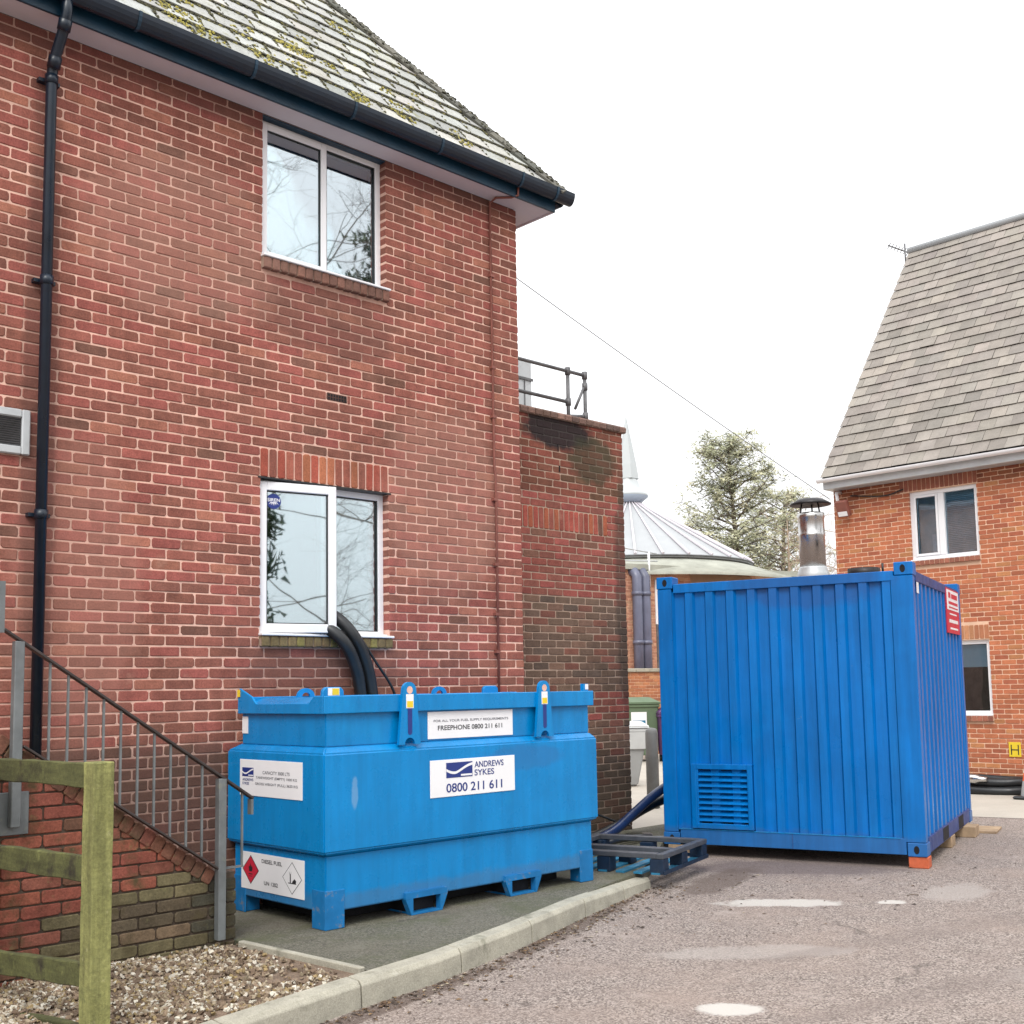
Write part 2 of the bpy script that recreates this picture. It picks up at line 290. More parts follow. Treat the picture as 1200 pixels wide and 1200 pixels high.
M['paving'] = asphalt('paving_asphalt', (.06, .056, .04), (.115, .108, .08), (.2, .19, .15), (.15, .13, .10), .5, (.085, .09, .045))

# ------------------------------------------------------------------ brick and slate machinery
def brick_geo(mb, fr, u0, u1, v0, v1, d=0., depth=.095, col=(1, 1, 1), ch=.0042, jit=.0034):
    rj = lambda: random.uniform(-jit, jit)
    W_, H_ = u1-u0, v1-v0; k = min(.011, W_*.22, H_*.22); kk = [k*random.uniform(.35, 1.25) for _ in range(4)]
    o = [(u0, v0+kk[0]), (u0+kk[0], v0), (u1-kk[1], v0), (u1, v0+kk[1]), (u1, v1-kk[2]), (u1-kk[2], v1), (u0+kk[3], v1), (u0, v1-kk[3])]
    o = [(a+rj()*.7, b+rj()*.6) for a, b in o]
    c = min(ch, W_*.2, H_*.2); cu, cv = (u0+u1)/2, (v0+v1)/2; tl = random.uniform(-.0015, .0015)
    vs = [fr(a, b, d-depth) for a, b in o] + [fr(a, b, d-c*.7) for a, b in o] + [fr(a+(c if a < cu else -c)*(.5 if i in (1, 2, 5, 6) else 1), b+(c if b < cv else -c)*(.5 if i in (0, 3, 4, 7) else 1), d+tl*(1 if a < cu else -1)) for i, (a, b) in enumerate(o)]
    fs = [tuple(range(16, 24))]
    for i in range(8):
        j_ = (i+1) % 8; fs += [(i, j_, 8+j_, 8+i), (8+i, 8+j_, 16+j_, 16+i)]
    mb.add(vs, fs, col)
def area_px(pts):
    q = [pxl(p) for p in pts]
    if any(x is None for x in q): return 0
    cx = sum(x[0] for x in q)/4; cy = sum(x[1] for x in q)/4
    if not (-5 < cx < 1205 and -5 < cy < 1205): return 0
    return abs(sum(q[i][0]*q[(i+1) % 4][1]-q[(i+1) % 4][0]*q[i][1] for i in range(4)))/2
def lay(pieces, geo, name, mat, parent, limit=300, hidden=None):
    """pieces: (fr,u0,u1,v0,v1,col,d). the largest in view become objects, the rest one part"""
    ranked = []
    for p in pieces:
        fr, u0, u1, v0, v1 = p[:5]
        a = area_px([fr(u0, v0), fr(u1, v0), fr(u1, v1), fr(u0, v1)])
        if a and hidden:
            x, y = pxl(fr((u0+u1)/2, (v0+v1)/2))
            if hidden(x, y): a = 0
        ranked.append((a, p))
    ranked.sort(key=lambda t: -t[0])
    rest = MB(); nrest = 0
    for i, (a, p) in enumerate(ranked):
        if i < limit and a > 25:
            mb = MB(); geo(mb, p); mb.build(name, mat, parent)
        else: geo(rest, p); nrest += 1
    if nrest: rest.build(name+'_field', mat, parent, kind='stuff')
def pick(pal):
    c = random.choices([p[0] for p in pal], [p[1] for p in pal])[0]; k = random.uniform(.86, 1.14)
    return tuple(min(1, x*k*random.uniform(.985, 1.015)) for x in c)
def bond(fr, ulo, uhi, vlo, vhi, v_c0, holes=(), pal=None, u_off=0., bh=.0642, bw=.2145, j=.0105, depth=.095, colf=None):
    """stretcher bond cut round the holes"""
    out = []; c0 = math.floor((vlo-v_c0)/.075)-1
    for c in range(c0, c0+200):
        v0 = v_c0 + c*.075 - bh/2; v1 = v0+bh
        if v1 <= vlo+.012: continue
        if v0 >= vhi-.012: break
        v0, v1 = max(v0, vlo), min(v1, vhi)
        off = u_off + (0 if c % 2 == 0 else .1125)
        k0 = math.floor((ulo-off)/.225)-1
        for k in range(k0, k0+400):
            u0 = off+k*.225+j/2; u1 = u0+bw
            if u0 >= uhi: break
            segs = [(max(u0, ulo), min(u1, uhi))]
            for (h0, h1, g0, g1) in holes:
                if v1 > g0+.004 and v0 < g1-.004:
                    ns = []
                    for a, b in segs:
                        if b <= h0 or a >= h1: ns.append((a, b)); continue
                        if a < h0: ns.append((a, h0+.003))
                        if b > h1: ns.append((h1-.003, b))
                    segs = ns
            for a, b in segs:
                if b-a > .022:
                    col = pick(pal)
                    if colf: col = colf((a+b)/2, (v0+v1)/2, col)
                    out.append((fr, a, b, v0, v1, col, random.uniform(-.0025, .0025), depth))
    return out
def bgeo(mb, p): brick_geo(mb, p[0], p[1], p[2], p[3], p[4], p[6], p[7], p[5])
def slab(mb, fr, ulo, uhi, vlo, vhi, holes, d=-.0045, back=-.28):
    us = sorted({ulo, uhi, *[h[0] for h in holes], *[h[1] for h in holes]}); vs = sorted({vlo, vhi, *[h[2] for h in holes], *[h[3] for h in holes]})
    for a, b in zip(us, us[1:]):
        for c, e in zip(vs, vs[1:]):
            if any(h[0] < (a+b)/2 < h[1] and h[2] < (c+e)/2 < h[3] for h in holes): continue
            mb.add([fr(a, c, d), fr(b, c, d), fr(b, e, d), fr(a, e, d)], [(0, 1, 2, 3)])
    for (a, b, c, e) in holes + [(ulo, uhi, vlo, vhi)]:
        q = [(a, c), (b, c), (b, e), (a, e)]
        for i in range(4):
            p, r = q[i], q[(i+1) % 4]; mb.add([fr(*p, d), fr(*r, d), fr(*r, back), fr(*p, back)], [(0, 1, 2, 3)])
def room(fr, a, b, c, e, d0, d1, parent, mat):
    mb = MB(); g = .25
    q0 = [fr(a, c, d0), fr(b, c, d0), fr(b, e, d0), fr(a, e, d0)]; q1 = [fr(a-g, c-g, d1), fr(b+g, c-g, d1), fr(b+g, e, d1), fr(a-g, e, d1)]
    mb.add(q0+q1, [(4, 5, 6, 7)] + [(i, (i+1) % 4, 4+(i+1) % 4, 4+i) for i in range(4)])
    return mb.build('room_recess', mat, parent, recalc=False)
def ringbars(mb, fr, a, b, c, e, wd, d0, d1):
    mb.box(fr, a, a+wd, c, e, d0, d1); mb.box(fr, b-wd, b, c, e, d0, d1)
    mb.box(fr, a+wd, b-wd, c, c+wd, d0, d1); mb.box(fr, a+wd, b-wd, e-wd, e, d0, d1)
def text(body, fr, uc, vc, wdt, hgt, d, mat, parent, name='lettering'):
    cu = bpy.data.curves.new('t', 'FONT'); cu.body = body; cu.offset = .014; ob = bpy.data.objects.new('t', cu); COL.objects.link(ob)
    dg = bpy.context.evaluated_depsgraph_get(); me = bpy.data.meshes.new_from_object(ob.evaluated_get(dg))
    xs = [v.co.x for v in me.vertices]; ys = [v.co.y for v in me.vertices]
    x0, x1, y0, y1 = min(xs), max(xs), min(ys), max(ys)
    mb = MB(); mb.add([fr(uc+((v.co.x-x0)/(x1-x0)-.5)*wdt, vc+((v.co.y-y0)/(y1-y0)-.5)*hgt, d) for v in me.vertices], [tuple(p.vertices) for p in me.polygons])
    bpy.data.objects.remove(ob); bpy.data.curves.remove(cu); bpy.data.meshes.remove(me)
    return mb.build(name, mat, parent, recalc=False)
def disc(mb, fr, uc, vc, r, d, n=20, sx=1.):
    mb.add([fr(uc+r*sx*math.cos(2*math.pi*i/n), vc+r*math.sin(2*math.pi*i/n), d) for i in range(n)], [tuple(range(n))])

# ================================================================== SETTING
# road
mb = MB(); S = 400
mb.add([(-S, -S, 0), (S, -S, 0), (S, S, 0), (-S, S, 0)], [(0, 1, 2, 3)])
road = mb.build('road', M['asphalt'], label='worn grey and pinkish tarmac of the service yard', kind='structure')
def blob(cx, cy, rx, ry, z, rot, n=26, irr=.16, seed=0):
    rnd = random.Random(seed); ph = [rnd.uniform(0, 6.3) for _ in range(4)]; out = []
    for i in range(n):
        a = 2*math.pi*i/n; k = 1 + irr*sum(math.sin((j+2)*a+ph[j])/(j+1.5) for j in range(4))
        x, y = rx*k*math.cos(a), ry*k*math.sin(a); out.append((cx+x*math.cos(rot)-y*math.sin(rot), cy+x*math.sin(rot)+y*math.cos(rot), z))
    return out
# pale concrete yard behind and apron by the far house
MB().add([(6.6, 1.35, .004), (40, 1.35, .004), (40, 40, .004), (6.2, 40, .004), (6.2, .8, .004)], [(0, 1, 2, 3, 4)]).build('concrete_yard', M['yard'], kind='structure', label='pale concrete yard behind the blue container', recalc=False)
MB().add([(10.4, -1.6, .004), (11.4, -5.5, .004), (14.1, -7, .004), (14.1, 1.3, .004), (9.6, 1.3, .004)], [(0, 1, 2, 3, 4)]).build('concrete_apron', M['yard'], kind='structure', label='pale concrete apron in front of the far house', recalc=False)

# pavement behind the kerb
KF = [(-3.2, -3.17), (-.66, -2.585), (.12, -2.42), (.85, -2.29), (1.73, -2.03), (2.6, -1.715), (3.45, -1.43), (3.95, -1.27)]
def kf(x):
    for (a, b), (c, d) in zip(KF, KF[1:]):
        if a <= x <= c: return b+(d-b)*(x-a)/(c-a)
    return KF[-1][1] if x > KF[-1][0] else KF[0][1]
pv = [(.42, kf(.42)+.10)] + [(x, kf(x)+.10) for x in (.85, 1.73, 2.6, 3.45, 3.95)] + [(4.7, -.7), (6.6, .55), (6.6, .72), (3.8, .72), (3.8, .01), (.33, .01), (.33, -1.06)]
MB().add([(x, y, .12) for x, y in pv] + [(x, y, -.05) for x, y in pv], [tuple(range(len(pv)))] + [(i, (i+1) % len(pv), len(pv)+(i+1) % len(pv), len(pv)+i) for i in range(len(pv))]).build('pavement', M['paving'], kind='structure', label='dark mossy tarmac pavement under the fuel tank')
# gravel bed
gv = [(-3.2, kf(-3.2)+.1), (-.66, kf(-.66)+.1), (.12, kf(.12)+.1), (.39, kf(.39)+.1), (.30, -1.07), (.30, -.9), (-3.2, -.9)]
MB().add([(x, y, .10) for x, y in gv], [tuple(range(len(gv)))]).build('gravel_bed', M['soil'], kind='structure', label='earth under the gravel beside the stair wall', recalc=False)
mb = MB(); pal = [((.31, .25, .175), 4), ((.52, .48, .40), 3.0), ((.21, .15, .10), 3.8), ((.13, .09, .06), 3.4), ((.26, .19, .09), 2)]
for i in range(19000):
    x = random.uniform(-2.2, .37); y = random.uniform(-2.95, -.92)
    if y < kf(x)+.09: continue
    if x > .29: continue
    gd = math.sin(x*5.1+1.3)*math.sin(y*6.3+.4)+.5*math.sin(x*13+y*9)
    if gd > .45 and random.random() < .75: continue
    if x > -.25 and random.random() < min(.8, (x+.25)*1.6): continue
    s = random.uniform(.0045, .0135) * (1.25 if random.random() < .12 else 1); c = pick(pal); e = Euler((random.uniform(-.7, .7), random.uniform(-.7, .7), random.uniform(0, 6.3))).to_matrix()
    q = [e @ Vector((a*s*random.uniform(.6, 1.2), b*s*random.uniform(.5, 1), h*s*random.uniform(.35, .6))) + Vector((x, y, .104+random.uniform(0, .012))) for h in (-1, 1) for a, b in ((-1, -1), (1, -1), (1, 1), (-1, 1))]
    mb.add(q, [(0, 3, 2, 1), (4, 5, 6, 7), (0, 1, 5, 4), (1, 2, 6, 5), (2, 3, 7, 6), (3, 0, 4, 7)], c)
mb.build('gravel', M['gravel'], kind='stuff', label='loose tan and white gravel chips at the foot of the stair wall', cat='gravel', recalc=False)
# kerb
kerb = thing('kerb', None, None, (.5, -2.3, 0), kind='structure'); kerb['label'] = 'weathered concrete kerb running along the pavement edge'
jx = [-3.2, -2.4, -1.55, -.68, .21, 1.05, 1.88, 2.72, 3.42, 3.95]
for a, b in zip(jx, jx[1:]):
    xs = [a+.006] + [k[0] for k in KF if a+.05 < k[0] < b-.05] + [b-.004]
    mb = MB(); rows = []
    for x in xs:
        zt = .14 if x < 2.4 else .14-(x-2.4)*.035; y = kf(x)
        rows.append([(x, y+.12, -.02), (x, y-.012, -.02), (x, y-.004, zt-.03), (x, y+.018, zt-.004), (x, y+.118, zt), (x, y+.125, zt-.01)])
    n = 6; vs_ = [p for r in rows for p in r]; fs = [(i*n+j, i*n+(j+1) % n, (i+1)*n+(j+1) % n, (i+1)*n+j) for i in range(len(rows)-1) for j in range(n)] + [tuple(range(n)), tuple(range((len(rows)-1)*n, len(rows)*n))]
    mb.add(vs_, fs); mb.build('kerb_stone', M['concrete'], kerb, bevel=.004)
# edging between gravel and pavement
MB().box(Fr((.31, -1.06, 0), (.085, -1.11, 0), (1, .07, 0)), .0, 1.11, .06, .135, -.022, .022).build('edging_strip', M['concrete'], bevel=.005, label='narrow concrete edging strip between gravel and mossy pavement', cat='edging')

# ================================================================== MAIN HOUSE
house = thing('brick_house', 'two storey red brick house with mossy slate hip roof and navy gutter', 'house', (1.5, 1.5, 0))
FW = Fr((0, 0, 0), (1, 0, 0), (0, -1, 0)); C0 = 1.77
XL, XR, ZT = -3.6, 3.81, 6.068
UP = (1.09, 2.28, 4.93, 6.067); LO = (1.085, 2.29, 2.05, 3.226)
PAL = [((.262, .092, .069), 6), ((.238, .092, .067), 5), ((.285, .088, .071), 4), ((.212, .086, .063), 2.2), ((.315, .125, .085), 1.2), ((.172, .080, .058), .6)]
def stain_shade_main(u, v, c):
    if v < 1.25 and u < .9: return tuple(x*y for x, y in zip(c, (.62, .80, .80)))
    if v > 5.85: return tuple(x*.8 for x in c)  # top bricks darkened, soffit shadow put into their colour
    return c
mb = MB(); slab(mb, FW, XL, XR-.004, -.05, ZT, [UP, LO])
wall = mb.build('wall', M['mortar'], house, recalc=False)
holes = [UP, LO, (LO[0]-.008, LO[1]+.008, 3.228, 3.455), (1.672, 1.888, 3.915, 3.975), (LO[0]-.01, LO[1]+.01, 1.955, 2.05), (UP[0]-.01, UP[1]+.01, 4.82, 4.93)]
pcs = bond(FW, XL, XR, -.05, ZT, C0, holes, PAL, colf=stain_shade_main)
FR_ = Fr((XR, 0, 0), (0, 1, 0), (1, 0, 0)); mb = MB(); slab(mb, FR_, .1, 9, -.05, ZT, []); mb.build('side_wall', M['mortar'], house, recalc=False)
pcs += bond(FR_, .0975, .7, -.05, ZT, C0, (), PAL, u_off=.1)
soldpal = [((.33, .082, .055), 4), ((.30, .10, .07), 2), ((.36, .13, .07), 1.2), ((.25, .09, .065), 1)]
for k in range(16):
    u = LO[0]+.003+k*.0752; 
    mb = MB(); brick_geo(mb, FW, u+.001, u+.0625, 3.238, 3.4515, .002, .095, pick(soldpal)); mb.build('lintel_brick', M['brick'], wall)
def hid_main(x, y):
    return (265 < x < 702 and y > 812) or (x < 255 and y > 900+0*x and y > 860+.62*x) or y > 960
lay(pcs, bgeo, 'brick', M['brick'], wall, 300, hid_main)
sillpal = [((.16, .085, .065), 3), ((.20, .10, .075), 2)]; sillmoss = [((.20, .17, .06), 3), ((.16, .12, .06), 2), ((.25, .24, .08), 1)]
for (h, z0, z1, pal_) in ((UP, 4.835, 4.925, sillpal), (LO, 1.965, 2.04, sillmoss)):
    n = 16
    for k in range(n):
        u = h[0]-.008+k*(h[1]-h[0]+.016)/n
        mb = MB(); brick_geo(mb, FW, u+.004, u+(h[1]-h[0]+.016)/n-.004, z0, z1, .042, .135, pick(pal_), ch=.008); mb.build('sill_brick', M['brick'], wall)
    MB().box(FW, h[0]-.004, h[1]+.004, z0+.004, z1-.004, -.09, .030).build('sill_mortar', M['mortar_dark'], wall)
# steel lintel shadow line
MB().box(FW, LO[0]-.02, LO[1]+.02, 3.222, 3.234, -.09, .006).build('lintel_steel', M['rubber'], wall)
# air brick
mb = MB(); brick_geo(mb, FW, 1.68, 1.88, 3.914, 3.976, -.002, .06, (.085, .045, .036)); ab = mb.build('air_brick', M['brick'], wall)
mb = MB()
for i in range(7):
    for j in range(2): mb.box(FW, 1.695+i*.026, 1.711+i*.026, 3.922+j*.026, 3.940+j*.026, -.004, -.0003)
mb.build('air_hole', M['dark'], house)

def window_main(h, opened):
    a, b, c, e = h; d0, d1 = -.145, -.075
    mb = MB(); ringbars(mb, FW, a, b, c, e, .052, d0, d1); mb.box(FW, a-.012*0, b, c-.0, c+.028, d1, d1+.05)
    mull = a + (b-a)*.52
    mb.box(FW, mull-.03, mull+.03, c+.053, e-.053, d0+.002, d1-.002)
    win = mb.build('window', M['upvc'], house, bevel=.004)
    if not opened: MB().box(FW, a+.002, b-.002, e-.012, e-.001, d1+.001, -.006).build('head_trim', M['fascia'], win)
    MB().box(FW, a-.01, b+.012, c-.004, c+.014, d1, .052).build('window_sill', M['upvc'], win, bevel=.004)
    mb = MB(); mb.box(FW, mull+.03, b-.052, c+.052, e-.052, -.118, -.104); mb.build('pane', M['glass'], win)
    mb = MB(); ringbars(mb, FW, mull+.03, b-.052, c+.052, e-.052, .008, -.10, -.088); mb.build('gasket', M['rubber'], win)
    if not opened:
        mb = MB(); ringbars(mb, FW, a+.03, mull+.012, c+.03, e-.03, .05, d1+.003, d1+.018); mb.build('sash', M['upvc'], win, bevel=.004)
        MB().box(FW, a+.078, mull-.036, c+.078, e-.078, d1-.02, d1-.008).build('pane', M['glass'], win)
        mb = MB(); ringbars(mb, FW, a+.079, mull-.037, c+.079, e-.079, .007, d1-.006, d1+.001); mb.build('gasket', M['rubber'], win)
    else:
        ph = R(12); hx, hd = a+.012, -.062
        F2 = Fr(FW(hx, 0, hd), (math.cos(ph), -math.sin(ph), 0), (-math.sin(ph), -math.cos(ph), 0))
        sw = mull+.012-hx
        mb = MB(); ringbars(mb, F2, 0, sw, c+.022, e-.02, .066, -.03, .03); mb.build('sash', M['upvc'], win, bevel=.005)
        MB().box(F2, .066, sw-.066, c+.088, e-.086, -.006, .006).build('pane', M['glass'], win)
        mb = MB(); ringbars(mb, F2, .067, sw-.067, c+.089, e-.087, .007, .007, .016); mb.build('gasket', M['rubber'], win)
        mb = MB(); disc(mb, F2, .125, e-.165, .058, .0095, 28); mb.build('sticker', M['navy'], win, label='round navy sticker with white lettering on the open sash')
        text('SIREN', F2, .125, e-.155, .098, .026, .011, M['placard'], win)
        mb = MB()
        for k in range(5):
            t = -.9+k*.45; mb.add([F2(.125-.006+t*.02, e-.172, .011), F2(.125+.006+t*.02, e-.172, .011), F2(.125+t*.045, e-.172-.03+abs(t)*.012, .011)], [(0, 1, 2)])
        mb.build('lettering', M['placard'], win, recalc=False)
        MB().box(FW, hx+.02, mull-.02, c+.02, c+.03, -.13, -.03).build('stay', M['galv'], win)
    return win
window_main(UP, False); window_main(LO, True)
room(FW, UP[0], UP[1], UP[2], UP[3], -.15, -1.6, house, M['interior']); room(FW, LO[0], LO[1], LO[2], LO[3], -.15, -1.6, house, M['interior'])
# vent grille
mb = MB(); ringbars(mb, FW, -1.02, -.625, 3.16, 3.455, .055, 0, .03); vg = mb.build('vent_grille', M['ally'], house, bevel=.008)
MB().box(FW, -.97, -.68, 3.21, 3.405, -.004, .004).build('vent_back', M['dark'], vg)
for k in range(13):
    z = 3.218+k*.0145; MB().box(Fr(FW(0, z, .004), (1, 0, 0), (0, -.75, -.66), (0, -.66, .75)), -.968, -.678, 0, .011, 0, .002).build('louvre', M['rail_grey'], vg)
# downpipe
dx = -.565
mb = MB(); mb.tube([(dx, -.075, 1.0), (dx, -.075, 5.70), (dx, -.10, 5.80), (dx, -.27, 5.98), (dx, -.30, 6.06), (dx, -.30, 6.20)], .036, 12)
dp = mb.build('downpipe', M['gutter'], house)
for z in (5.69, 4.32, 2.78): 
    mb = MB(); mb.tube([(dx, -.075, z-.03), (dx, -.075, z+.03)], .043, 12); mb.box(FW, dx-.07, dx+.07, z-.012, z+.012, .0, .045); mb.build('pipe_clip', M['gutter'], dp)
for q in ([(dx, -.10, 5.76), (dx, -.135, 5.83)], [(dx, -.25, 5.955), (dx, -.285, 6.02)]):
    MB().tube(q, .043, 12).build('pipe_socket', M['gutter'], dp)
# painted conduit near the corner
mb = MB(); mb.tube([(3.475, -.022, 1.2), (3.476, -.022, 3.52), (3.462, -.022, 3.60), (3.455, -.022, 6.03), (3.46, -.10, 6.058), (3.56, -.20, 6.058), (3.60, -.245, 6.075), (3.60, -.25, 6.2)], .0115, 6); cnd = mb.build('conduit', M['copper'], house)
for z in (5.35, 4.5, 4.05, 3.3, 2.72, 2.28, 1.95):
    MB().box(FW, 3.455-.02+.006, 3.455+.035, z-.012, z+.012, 0, .036).build('conduit_clip', M['copper'], cnd)
# eaves
EX = 4.10
mb = MB(); mb.add([(XL, -.212, 6.07), (EX-.02, -.212, 6.07), (EX-.02, 9, 6.07), (XR, 9, 6.07), (XR, .0, 6.07), (XL, 0, 6.07)] + [(x, y, 6.085) for x, y in ((XL, -.212), (EX-.02, -.212), (EX-.02, 9), (XR, 9), (XR, 0), (XL, 0))], [(0, 1, 2, 3, 4, 5), (6, 7, 8, 9, 10, 11)] + [(i, (i+1) % 6, 6+(i+1) % 6, 6+i) for i in range(6)])
mb.build('soffit', M['soffit'], house)
MB().wb(XL, EX, -.235, -.213, 6.058, 6.235).build('fascia', M['fascia'], house, bevel=.003)
MB().wb(EX-.019, EX+.003, -.211, 9, 6.058, 6.235).build('fascia', M['soffit'], house, bevel=.003)
MB().wb(3.60, 3.606, -.237, -.2355, 6.06, 6.2).build('fascia_joint', M['dark'], house)
def gut(fr, u0, u1, name):
    mb = MB(); n = 10; R0, R1 = .066, .060; KD = 1.62
    prof = [(-R0*math.cos(math.pi*i/n), -R0*KD*math.sin(math.pi*i/n)) for i in range(n+1)] + [(R1*math.cos(math.pi*i/n), -R1*KD*math.sin(math.pi*i/n)) for i in range(n+1)]
    vs_ = [fr(u0, b, a) for a, b in prof] + [fr(u1, b, a) for a, b in prof]; k = len(prof)
    mb.add(vs_, [(i, (i+1) % k, k+(i+1) % k, k+i) for i in range(k)], smooth=False)
    for u, s in ((u0, 1), (u1, 1)):
        mb.add([fr(u, b, a) for a, b in prof[:n+1]], [tuple(range(n+1))])
    return mb.build(name, M['gutter'], house)
FG = Fr((0, -.302, 6.238), (1, 0, 0), (0, -1, 0)); g1 = gut(FG, XL, 4.235, 'gutter')
gut(Fr((4.171, -.23, 6.238), (0, 1, 0), (1, 0, 0)), 0, 9, 'gutter')
for x in (-1.9, -1.0, -.1, .8, 1.7, 2.6, 3.55, 4.0):
    mb = MB(); n = 10
    for i in range(n):
        a0, a1 = math.pi*i/n, math.pi*(i+1)/n
        mb.add([FG(x+du, -rr*1.62*math.sin(a), -rr*math.cos(a)) for du in (0, .022) for a in (a0, a1) for rr in (.0665, .0715)], [(0, 1, 3, 2), (4, 6, 7, 5), (1, 5, 7, 3), (0, 2, 6, 4)])
    mb.build('gutter_bracket', M['fascia'], g1)
# roof
PT = R(51.5); EY, EZ, HX = -.275, 6.262, 4.15
FRF = Fr((0, EY, EZ), (1, 0, 0), (0, -math.sin(PT), math.cos(PT)), (0, math.cos(PT), math.sin(PT)))
SMAX = 5.6
def hipx(s): return HX - s*math.cos(PT)
mb = MB(); mb.add([FRF(XL, 0, -.02), FRF(hipx(0), 0, -.02), FRF(hipx(SMAX), SMAX, -.02), FRF(XL, SMAX, -.02)], [(0, 1, 2, 3)])
a_, b_ = FRF(hipx(0), 0, -.02), FRF(hipx(SMAX), SMAX, -.02)
mb.add([a_, Vector((a_.x, 9, a_.z)), Vector((b_.x, 9, b_.z)), b_], [(0, 1, 2, 3)])
roof = mb.build('roof', M['slate_grey'], house, recalc=False)
SP = [((.37, .375, .35), 5), ((.33, .335, .32), 3), ((.41, .40, .365), 2), ((.27, .275, .26), 1)]
GA, SW_ = .235, .285
def sgeo(mb, p):
    fr, u0, u1, v0, v1, c, d = p[:7]; cut = p[7] if len(p) > 7 else 0
    j = lambda: random.uniform(-.004, .004)
    t = .009; top0 = u0 if not cut else u0; top1 = u1-cut if cut else u1
    L0, L1 = d+.026, d+.004
    q = [(u0+j(), v0+j(), L0), (u1+j(), v0+j(), L0), (top1, v1+.03, L1), (top0, v1+.03, L1)]
    vs_ = [fr(a, b, h) for a, b, h in q] + [fr(a, b, h-t) for a, b, h in q]
    mb.add(vs_, [(0, 1, 2, 3), (4, 7, 6, 5), (0, 4, 5, 1), (1, 5, 6, 2), (2, 6, 7, 3), (3, 7, 4, 0)], c)
sl_ = []
for r_ in range(int(SMAX/GA)):
    v0 = r_*GA - (.05 if r_ == 0 else 0); off = (r_ % 2)*SW_/2 + random.uniform(-.02, .02)
    x = XL + off
    while x < hipx(r_*GA)-.05:
        x1 = min(x+SW_-.006, hipx(r_*GA)+.02); cut = max(0, x1-hipx(r_*GA+GA)+.0) if x1 > hipx(r_*GA+GA) else 0
        cut = min(cut, (x1-x)*.95)
        sl_.append((FRF, x, x1, v0, r_*GA+GA, pick(SP), random.uniform(0, .004), cut)); x += SW_
lay(sl_, sgeo, 'slate', M['slate'], roof, 300)
# hip tiles
hd = (FRF(hipx(1), 1) - FRF(hipx(0), 0)).normalized()
for k in range(int(SMAX*1.27/.3)):
    p0 = FRF(hipx(0), 0, .02) + hd*(k*.3-.05); p1 = p0 + hd*.325
    side = Vector((0, 0, 1)).cross(hd).normalized(); up = hd.cross(side).normalized()
    if up.z < 0: up = -up
    mb = MB(); pr = [(-.13, -.06), (-.07, -.005), (0, .02), (.07, -.005), (.13, -.06), (.12, -.075), (0, -.01), (-.12, -.075)]
    vs_ = [p0+side*a+up*(b+.004) for a, b in pr]+[p1+side*a+up*(b-.006) for a, b in pr]; n = 8
    mb.add(vs_, [(i, (i+1) % n, n+(i+1) % n, n+i) for i in range(n)]+[tuple(range(n)), tuple(range(n, 2*n))], pick([((.085, .085, .07), 2), ((.13, .125, .10), 1)]))
    mb.build('hip_tile', M['slate_grey'], roof)
# moss along the slate joints
def lump(mb, p, n, s, c, hgt=.6):
    t1 = n.orthogonal().normalized(); t2 = n.cross(t1); vs_ = []
    for rr, h in ((1., 0.), (.7, .55)):
        ph = random.uniform(0, 6)
        for i in range(5):
            a = ph+2*math.pi*i/5; k = s*rr*random.uniform(.7, 1.2); vs_.append(p + t1*k*math.cos(a) + t2*k*math.sin(a) + n*(s*hgt*h-.002))
    vs_.append(p+n*s*hgt)
    mb.add(vs_, [(i, (i+1) % 5, 5+(i+1) % 5, 5+i) for i in range(5)]+[(5+i, 5+(i+1) % 5, 10) for i in range(5)], c, True)
mb = MB(); dk = [((.05, .048, .025), 4), ((.085, .08, .035), 3), ((.15, .135, .04), 1)]; yl = [((.30, .26, .05), 3), ((.22, .20, .06), 2), ((.38, .33, .08), 1)]
patch = [(random.uniform(-.8, 3.6), random.uniform(.1, 2.4), random.uniform(.05, .15)) for _ in range(46)] + [(2.35, .25, .16), (3.0, .22, .14), (1.0, .2, .16), (.35, .25, .18), (.1, 1.0, .2)]
for p in sl_:
    u0, u1, v0, v1 = p[1:5]
    if u1 < -1.6 or v0 > 4.2: continue
    n_ = 46
    for k in range(n_):
        if random.random() < .30: continue
        u = u0+(u1-u0)*random.random(); 
        if k < 32: q = (u, v0-random.uniform(.0, .014), .012)
        else: q = (u0+random.uniform(-.008, .008), v0+(v1-v0)*random.random(), .022)
        lump(mb, FRF(*q), FRF.N, random.uniform(.008, .021), pick(dk))
    for (a, b, s) in patch:
        for k in range(70):
            u = u0+(u1-u0)*random.random(); v = v0+(v1-v0)*random.random()
            if (u-a)**2*1.2+(v-b)**2 < s*s: lump(mb, FRF(u, v, .022), FRF.N, random.uniform(.008, .020), pick(yl if random.random() < .7 else dk))
h0 = FRF(hipx(0), 0, .02); hs_ = Vector((0, 0, 1)).cross(hd).normalized(); hu = hd.cross(hs_).normalized(); hu = hu if hu.z > 0 else -hu
for k in range(1500):
    t_ = random.uniform(0, 6.6); a_ = random.gauss(0, .075)
    if abs(a_) > .16: continue
    lump(mb, h0 + hd*t_ + hs_*a_ + hu*(.016-.55*max(0, abs(a_)-.015)), (hu+hs_*a_*4).normalized(), random.uniform(.010, .030), pick([((.10, .10, .08), 3), ((.15, .14, .10), 2), ((.06, .058, .035), 2)]))
mb.build('roof_moss', M['moss'], roof, kind='stuff', recalc=False)

